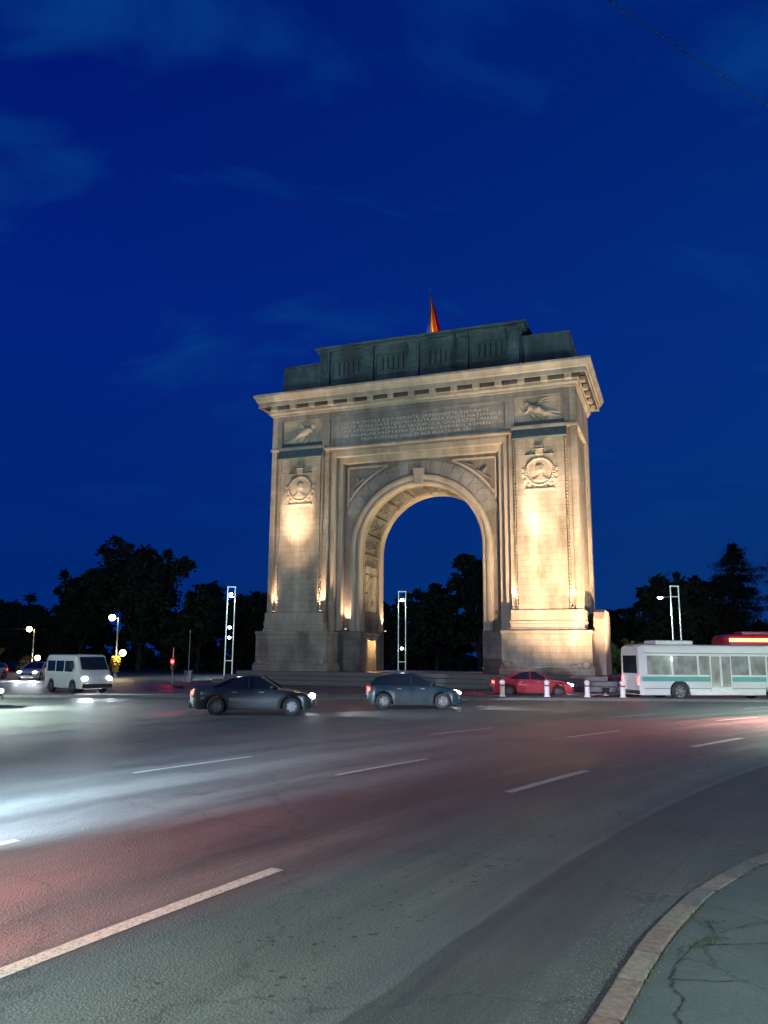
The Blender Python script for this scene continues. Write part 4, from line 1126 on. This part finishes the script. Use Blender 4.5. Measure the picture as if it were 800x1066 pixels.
def glow_window():
    m, nt, b = new_mat('bus_window_added_glow'); L = nt.links
    tc = N(nt, 'ShaderNodeTexCoord'); mp = N(nt, 'ShaderNodeMapping'); mp.inputs['Scale'].default_value = (2.4, .3, 1.6)
    L.new(tc.outputs['Object'], mp.inputs[0]); n = N(nt, 'ShaderNodeTexNoise', i_Scale=1.0, i_Detail=3.0); L.new(mp.outputs[0], n.inputs['Vector'])
    r = N(nt, 'ShaderNodeValToRGB'); r.color_ramp.elements[0].position = .40; r.color_ramp.elements[1].position = .6
    r.color_ramp.elements[0].color = (.075, .09, .085, 1); r.color_ramp.elements[1].color = (.13, .16, .145, 1)
    L.new(n.outputs['Fac'], r.inputs[0]); L.new(r.outputs[0], b.inputs['Emission Color']); b.inputs['Emission Strength'].default_value = .8
    b.inputs['Base Color'].default_value = (.03, .03, .03, 1); b.inputs['Roughness'].default_value = .08
    return m
GLOWWIN = glow_window()  # glow added to the panes to make the bus paler
def boxy(kind_name, label, cat, loc, rz, color, L_, W_d, H, nose, stripe=None, windows_z=(1.2, 1.9), nwin=4, hp=250, tp=40, lit_front=True, win=None, belt=None):
    """van or bus with its nose along +x"""
    t = thing(kind_name, label, cat, loc, rz)
    Lh = L_/2; wd = W_d/2; zb0 = .3; rw = .36 if H < 2.7 else .48
    fx, rx = Lh-nose*.55-.35-(1.4 if H > 2.7 else .1), -Lh+(.95 if H < 2.7 else 2.2)
    xs = sorted(set([-Lh+i*L_/40 for i in range(41)]+[c+d for c in (fx, rx) for d in [k*.05*(rw/.36)-rw*1.2*0 for k in range(-9, 10)]]))
    rows = []
    hood = 1.15
    for x in xs:
        zb = zb0
        for c in (fx, rx):
            d = abs(x-c)
            if d < rw*1.2: zb = max(zb, rw+math.sqrt(max(0, (rw*1.2)**2-d*d)))
        if x > Lh-nose: tt = (x-(Lh-nose))/nose; zt = H+(hood-H)*min(1, tt*1.5) if tt < .66 else hood-(hood-.75)*((tt-.66)/.34)**1.5
        else: zt = H
        ee = min(1, (Lh-abs(x))/.22); k = .9+.1*math.sqrt(max(0, ee)); w_ = wd*k
        zt -= .12*(1-math.sqrt(max(0, ee))) if x < 0 else 0
        wt = w_*(.92 if zt > 1.6 else .97)
        rows.append([(x, -w_*.7, zb), (x, -w_, zb), (x, -w_, min(zt-.1, max(zb+.02, 1.0))), (x, -(w_+wt)/2, max(zb+.04, zt-.3)), (x, -wt*.96, zt-.06), (x, -wt*.8, zt), (x, wt*.8, zt), (x, wt*.96, zt-.06), (x, (w_+wt)/2, max(zb+.04, zt-.3)), (x, w_, min(zt-.1, max(zb+.02, 1.0))), (x, w_, zb), (x, w_*.7, zb)])
    m = MB(); m.grid(rows); m.f.append(list(range(12))); n0 = (len(rows)-1)*12; m.f.append([n0+i for i in range(12)][::-1]); m.box(-Lh+.3, Lh-.4, -wd*.5, wd*.5, .25, .9)
    body = m.build('body', color, t, smooth=True)
    xw0 = -Lh+.35; xw1 = Lh-nose-.05; step = (xw1-xw0)/nwin
    for s in (-1, 1):
        for k in range(nwin):
            a, b = xw0+k*step+.07, xw0+(k+1)*step-.07
            m = MB(); z0, z1 = windows_z
            y = s*(wd+.012); y2 = s*(wd*.985+.012)
            m.quad((a, y, z0), (b, y, z0), (b, y2, z1), (a, y2, z1)); m.quad((a, y-s*.03, z0), (a, y, z0), (a, y2, z1), (a, y2-s*.03, z1))
            m.build('side_window', win or GLASS, t)
    m = MB()   # windscreen
    if nose > .3:
        xa, xb = Lh-nose*.40, Lh-nose*.93
        za, zb_ = hood+.06+(H-hood)*.0, H-.13
        m.quad((xa+.05, -wd*.82, hood+.17), (xa+.05, wd*.82, hood+.17), (xb+.06, wd*.76, zb_), (xb+.06, -wd*.76, zb_))
    else:
        m.quad((Lh+.012, -wd*.82, 1.0), (Lh+.012, wd*.82, 1.0), (Lh+.012, wd*.82, H-.45), (Lh+.012, -wd*.82, H-.45))
    m.build('windscreen', GLASS, t)
    m = MB(); m.quad((-Lh-.012, -wd*.7, windows_z[0]+.05), (-Lh-.012, wd*.7, windows_z[0]+.05), (-Lh-.012, wd*.68, windows_z[1]), (-Lh-.012, -wd*.68, windows_z[1])); m.build('rear_window', GLASS, t)
    if H > 2.7:
        for s in (-1, 1):
            for xd in (-Lh*.05, Lh*.62):
                m = MB(); m.box(xd-.62, xd+.62, s*(wd+.014)-.012, s*(wd+.014)+.012, .5, windows_z[1]+.05); d_ = m.build('door', color, t, bevel=.01)
                for q in (-.3, .3):
                    m = MB(); m.box(xd+q-.24, xd+q+.24, s*(wd+.03)-.006, s*(wd+.03)+.006, .7, windows_z[1]-.02); m.build('door_pane', win or GLASS, d_)
        m = MB(); m.box(-Lh*.75, -Lh*.3, -.7, .7, H-.03, H+.22); m.build('air_conditioner', color, t, bevel=.06)
        for z_ in (.62, windows_z[1]+.12):
            m = MB()
            for s in (-1, 1): m.box(-Lh+.2, Lh-.4, s*(wd+.004)-.006, s*(wd+.004)+.006, z_, z_+.03)
            m.build('trim_strip', DARKMETAL, t)
    for x in (fx, rx):
        for s in (-1, 1): wheel(t, x, s*wd, rw, s)
    for s in (-1, 1):
        m = MB(); m.ball((Lh-.1, s*wd*.74, .82), .17, 12, (.8, 1.1, .8)); m.build('headlight', HEADL if lit_front else DIML, t, smooth=True)
        m = MB(); m.box(-Lh-.02, -Lh+.05, s*wd*.82-.08, s*wd*.82+.08, .85, 1.25); m.build('tail_light', TAILL, t)
        m = MB(); m.box(Lh-nose-.02, Lh-nose+.12, s*(wd+.2)-.09, s*(wd+.2)+.09, 1.35, 1.7); m.build('wing_mirror', BL, t, bevel=.02)
    m = MB(); m.box(Lh-.05, Lh+.03, -wd*.9, wd*.9, .32, .55); m.build('front_bumper', BL, t)
    m = MB(); m.box(-Lh-.04, -Lh+.05, -wd*.9, wd*.9, .32, .52); m.build('rear_bumper', BL, t)
    if belt:
        for s in (-1, 1):
            m = MB(); m.box(-Lh+.1, Lh-nose-.1, s*(wd+.006)-.006, s*(wd+.006)+.006, *belt[:2]); m.build('colour_band', belt[2], body)
    if stripe:
        m = MB(); z0, z1, mat = stripe
        for s in (-1, 1): m.box(-Lh+.3, Lh-nose-.2, s*(wd*.97+.012)-.012, s*(wd*.97+.012)+.012, z0, z1)
        m.build('lit_route_strip', mat, t)
    c_, s_ = math.cos(rz), math.sin(rz)
    def Wl(x, y, z): return Vector(loc)+Vector((x*c_-y*s_, x*s_+y*c_, z))
    for s in (-1, 1):
        if hp and lit_front: light('SPOT', 'headlamp', Wl(Lh+.06, s*wd*.74, .8), hp, (.85, .93, 1), target=Wl(Lh+12, s*1.4, -.6), size=.08, spot=R(75), blend=.9)
        if tp: light('SPOT', 'tail_lamp', Wl(-Lh-.04, s*wd*.8, 1.0), tp, (1, .05, .04), target=Wl(-Lh-6, s*1.4, -.4), size=.12, spot=R(150), blend=.9)
    return t

car('black sedan with red tail lamp left of the arch foot', (-4.9, 31.0, 0), R(3), BLACKP, 'sedan', hp=300, tp=40)
car('dark teal hatchback with lit headlamps before the arch opening', (1.35, 35.5, 0), R(2), DARKBLUE, 'hatch', hp=300, tp=20)
car('dark red sedan on the inner lane before the lit right pier', (8.6, 46.6, 0), R(-4), REDP, 'sedan', hp=120, tp=40)
car('silver car cut by the left edge of the view', (-17.9, 32.5, 0), R(8), GREYP, 'sedan', hp=700, tp=0)
boxy('van', 'white van with lit headlamps on the left road', 'van', (-17.6, 46.5, 0), R(-42), WHITEP, 4.5, 1.95, 2.15, .95, nwin=3, windows_z=(1.2, 1.8), hp=500)
boxy('bus', 'white city bus right of the arch', 'bus', (18.3, 44.5, 0), R(7), WHITEP, 9.6, 2.5, 2.95, .35, nwin=6, windows_z=(1.35, 2.35), hp=400, tp=40, win=GLOWWIN, belt=(1.0, 1.25, simple('teal_band', (.05, .28, .24), .4)))
boxy('coach', 'red coach with lit amber strip behind the white bus', 'coach', (27.2, 52.0, 0), R(-3), REDP, 10.5, 2.5, 3.75, .35, nwin=6, windows_z=(1.5, 2.6), hp=0, tp=60, stripe=(3.3, 3.5, simple('amber_strip_lit', (.8, .3, .1), .3, 0, (1, .35, .06), 4)))
car('small car far left with lit headlamps', (-33.5, 68, 0), R(-90), GREYP, 'hatch', hp=900, tp=0)
car('small pale car far left nearer the globe lamp', (-29.3, 68, 0), R(-88), WHITEP, 'hatch', hp=900, tp=0)
# unseen cars added just outside the frame so their lamps tint the lanes
car('unseen red sedan added left of the view for its red light on the road', (-6.6, 1.2, 0), R(180+66), REDP, 'sedan', hp=0, tp=3600, ts=36)
car('unseen silver sedan added left of the view for its bluish light on the road', (-9.2, 4.6, 0), R(64), GREYP, 'sedan', hp=27000, tp=0, hc=(.60, .78, 1.0), hs=44, ht=(12, -2.6))
car('unseen black sedan added right of the view for its red light on the road', (20.5, 33.5, 0), R(32), BLACKP, 'sedan', hp=0, tp=6500, ts=42)

# ------------------------------------------------------------------ vegetation
LEAF = simple('dark_foliage', (.022, .040, .016), .85, var=.35, bscale=.8)
LEAF2 = simple('conifer_needles', (.018, .032, .018), .85, var=.3, bscale=.8)
YLEAF = simple('autumn_foliage', (.30, .19, .03), .8, var=.3, bscale=1.5)
GLEAF = simple('fresh_green_foliage', (.12, .2, .04), .75, var=.35, bscale=1.5)
BARK = simple('bark', (.06, .05, .04), .9, bump=.6, bscale=5)
def leafquads(m, lumps, n, size, rnd):
    tot = sum(l[3]*l[4]*l[5] for l in lumps)
    for (x, y, z, rx, ry, rz_) in lumps:
        k = int(n*(rx*ry*rz_)/tot)
        # sub clumps inside each lump
        subs = []
        for i in range(max(6, k//90)):
            d = Vector((rnd.gauss(0, 1), rnd.gauss(0, 1), rnd.gauss(0, 1))).normalized()*rnd.uniform(.45, 1.0)
            subs.append((Vector((x+d.x*rx, y+d.y*ry, z+d.z*rz_)), rnd.uniform(.5, 1.2)*min(rx, rz_)*.34))
        for i in range(k):
            c, r = rnd.choice(subs)
            p = c+Vector((rnd.gauss(0, .5), rnd.gauss(0, .5), rnd.gauss(0, .42)))*r
            a = Vector((rnd.gauss(0, 1), rnd.gauss(0, 1), rnd.gauss(0, .6))).normalized(); b = a.orthogonal().normalized()
            b = (Matrix.Rotation(rnd.uniform(0, 2*PI), 3, a) @ b)
            s = size*rnd.uniform(.6, 1.3)
            m.quad(p-a*s, p-b*s*.45, p+a*s, p+b*s*.45)
def tree_mesh(seed, H, W_, trunk_h, n=9000, size=.34, leaf=None, columnar=False):
    rnd = random.Random(seed); t = MB(); c = MB()
    t.poly_tube([(0, 0, 0), (.1, .05, trunk_h*.6), (0, .1, trunk_h*1.2), (.1, 0, H*.75)], [H*.028, H*.022, H*.017, H*.006], 10)
    lumps = []
    k = 13
    for i in range(k):
        a = i*2.4+rnd.uniform(-.4, .4); f = rnd.random(); zz = trunk_h+(H-trunk_h)*(.12+.75*f); rad = W_*.5*(.68-.45*abs(f-.4))
        q = (rad*math.cos(a), rad*math.sin(a)*.8, zz)
        r = W_*rnd.uniform(.19, .28)
        lumps.append((*q, r, r, r*rnd.uniform(.7, .95)))
        t.poly_tube([(0, 0, trunk_h*.8+rnd.random()*2), (q[0]*.5, q[1]*.5, (zz+trunk_h)*.5), q], [H*.011, H*.008, H*.003], 6)
    lumps.append((0, 0, H*.78, W_*.22, W_*.22, H*.17)); lumps.append((W_*.05, 0, H*.55, W_*.33, W_*.3, H*.2))
    leafquads(c, lumps, int(n*1.7), size*1.2, rnd)
    return t, c
def plant_tree(name, label, cat, loc, H, W_, th, seed, n=9000, leaf=None, rz=0, group='dark trees behind the arch', size=.34):
    t, c = tree_mesh(seed, H, W_, th, n, size)
    r = thing(name, label, cat, loc, rz, group)
    t.build('trunk', BARK, r, smooth=True); c.build('crown', leaf or LEAF, r)
    return r
def conifer(name, label, loc, H, W_, seed, group='conifers on the right'):
    rnd = random.Random(seed); r = thing(name, label, 'tree', loc, 0, group)
    t = MB(); t.tube((0, 0, 0), (0, 0, H*.97), H*.022, .03, 10); c = MB()
    z = H*.12
    while z < H*.97:
        f = (z/H); rad = W_*.5*(1-f**7)*rnd.uniform(.75, 1.08)+.25
        for k in range(9):
            a = rnd.uniform(0, 2*PI); L_ = rad*rnd.uniform(.6, 1.15); dr = -.12*L_
            e_ = Vector((L_*math.cos(a), L_*math.sin(a), z+dr+.25)); t.tube((0, 0, z), e_, .05, .015, 4, False)
            nn = int(44*L_)
            for i in range(nn):
                s = rnd.uniform(.12, 1.0); p = Vector((0, 0, z)).lerp(e_, s)+Vector((rnd.gauss(0, .16), rnd.gauss(0, .16), rnd.gauss(-.12, .14)))*(1+.6*s)
                d = Vector((math.cos(a)+rnd.gauss(0, .5), math.sin(a)+rnd.gauss(0, .5), rnd.gauss(-.3, .3))).normalized()*.34; q = d.cross(Vector((0, 0, 1))).normalized()*.07
                c.quad(p-d-q, p+d, p-d+q)
        z += rnd.uniform(.45, .85)
    t.build('trunk', BARK, r, smooth=True); c.build('crown', LEAF2, r); return r

plant_tree('broadleaf_tree', 'broad round-topped tree, the tallest left of the arch', 'tree', (-33.5, 110, 0), 18.2, 15, 3, 1, 13000)
plant_tree('broadleaf_tree', 'dark tree on the left shoulder of the tallest left tree', 'tree', (-42.5, 112, 0), 13.5, 9, 3, 2, 8000)
plant_tree('broadleaf_tree', 'dark tree on the right shoulder of the tallest left tree', 'tree', (-25.0, 108, 0), 11.6, 10, 2.5, 3, 8000)
plant_tree('broadleaf_tree', 'low dark tree just left of the arch behind the lamp mast', 'tree', (-17.0, 112, 0), 10.8, 10, 2.5, 4, 7000)
plant_tree('broadleaf_tree', 'low dark tree at the left edge of the view', 'tree', (-55.5, 118, 0), 9.3, 14, 2, 5, 8000)
plant_tree('broadleaf_tree', 'dark tree low between the left edge and the tallest tree', 'tree', (-48.5, 116, 0), 9.0, 10, 2, 6, 6000)
plant_tree('broadleaf_tree', 'low dark tree in the left half of the arch opening', 'tree', (3.0, 110, 0), 12.2, 9, 2, 7, 7000)
plant_tree('broadleaf_tree', 'taller dark tree in the right half of the arch opening', 'tree', (13.0, 108, 0), 16.6, 11, 3, 8, 8000)
plant_tree('broadleaf_tree', 'dark tree in the middle of the arch opening, between two others', 'tree', (7.6, 113, 0), 13.0, 8, 2, 17, 6000)
plant_tree('broadleaf_tree', 'wide dark tree behind the right lamp mast', 'tree', (38.5, 104, 0), 13.8, 12, 2, 9, 10000)
plant_tree('broadleaf_tree', 'dark tree between the right lamp mast and the tall conifer', 'tree', (45.5, 112, 0), 13.8, 10, 2, 10, 7000)
plant_tree('broadleaf_tree', 'smaller dark tree between the arch and the right lamp mast', 'tree', (34.0, 112, 0), 9.6, 7, 1.5, 12, 6000)
conifer('conifer_tree', 'tall conifer rising above the trees on the right', (44.8, 100, 0), 17.0, 7.6, 21)
conifer('conifer_tree', 'tall conifer cut by the right edge of the view', (52.5, 100, 0), 18.2, 8.2, 22)
# slim poplars behind the left pier
for i, (x, h) in enumerate(((-14.0, 12.4), (-20.6, 11.4))):
    plant_tree('slender_tree', ['slender thin-leaved tree right beside the left pier', 'slender thin-leaved tree left of the lamp mast'][i], 'tree', (x, 116, 0), h, 4.5, 2, 30+i, 1800, group='slender trees by the left pier')
# shrubs
def shrub(name, label, loc, W_, H, seed, n, leaf, size=.16, group='bushes round the junction'):
    rnd = random.Random(seed); r = thing(name, label, 'bush', loc, 0, group); c = MB(); t = MB()
    lumps = [(rnd.uniform(-.35, .35)*W_, rnd.uniform(-.2, .2)*W_, H*rnd.uniform(.35, .7), W_*.25, W_*.22, H*.3) for _ in range(7)]
    leafquads(c, lumps, n, size, rnd)
    for l in lumps: t.tube((0, 0, 0), l[:3], .04, .015, 5)
    t.build('stems', BARK, r); c.build('foliage', leaf, r); return r
shrub('bush', 'green bush lit by the lamps at the right foot of the arch', (18.2, 63, 0), 4.2, 4.3, 41, 3500, GLEAF)
shrub('bush', 'dark green bush behind the front of the white bus', (24.0, 66, 0), 5, 3.4, 42, 3000, GLEAF)
shrub('bush', 'yellow lit bush beside the far left globe lamp', (-34.5, 78, 0), 2.2, 2.1, 43, 1500, YLEAF, .12)
shrub('bush', 'yellow lit bush at the left edge of the view', (-38.8, 80, 0), 3.0, 3.2, 44, 1800, YLEAF, .12)
# clipped hedge and far wood closing the view
mb = MB(); rnd = random.Random(5); lumps = []
for i in range(90):
    x = -95+i*2.15; lumps.append((x, 118+rnd.uniform(-4, 8), 2.8, 2.6, 2.0, 4.2+rnd.uniform(0, 1.8)))
leafquads(mb, lumps, 80000, .55, rnd); o = mb.build('far_wood', LEAF, kind='stuff'); o['label'] = 'dark band of far bushes and woodland closing the view'
mb = MB(); lumps = []
for i in range(110):
    x = -150+i*2.8; lumps.append((x, 142+rnd.uniform(-4, 4), 4.0, 3.2, 2.4, 5.0+rnd.uniform(0, 1.5)))
leafquads(mb, lumps, 70000, .7, rnd); o = mb.build('far_wood', LEAF, kind='stuff'); o['label'] = 'second dark band of woodland farther off'

# ------------------------------------------------------------------ render settings
sc.view_settings.view_transform = 'Standard'; sc.view_settings.look = 'None'; sc.view_settings.exposure = 1.0; sc.view_settings.gamma = 1
sc.render.engine = 'CYCLES'
sc.render.resolution_x = 768; sc.render.resolution_y = 1024
try: sc.cycles.use_light_tree = True
except Exception: pass
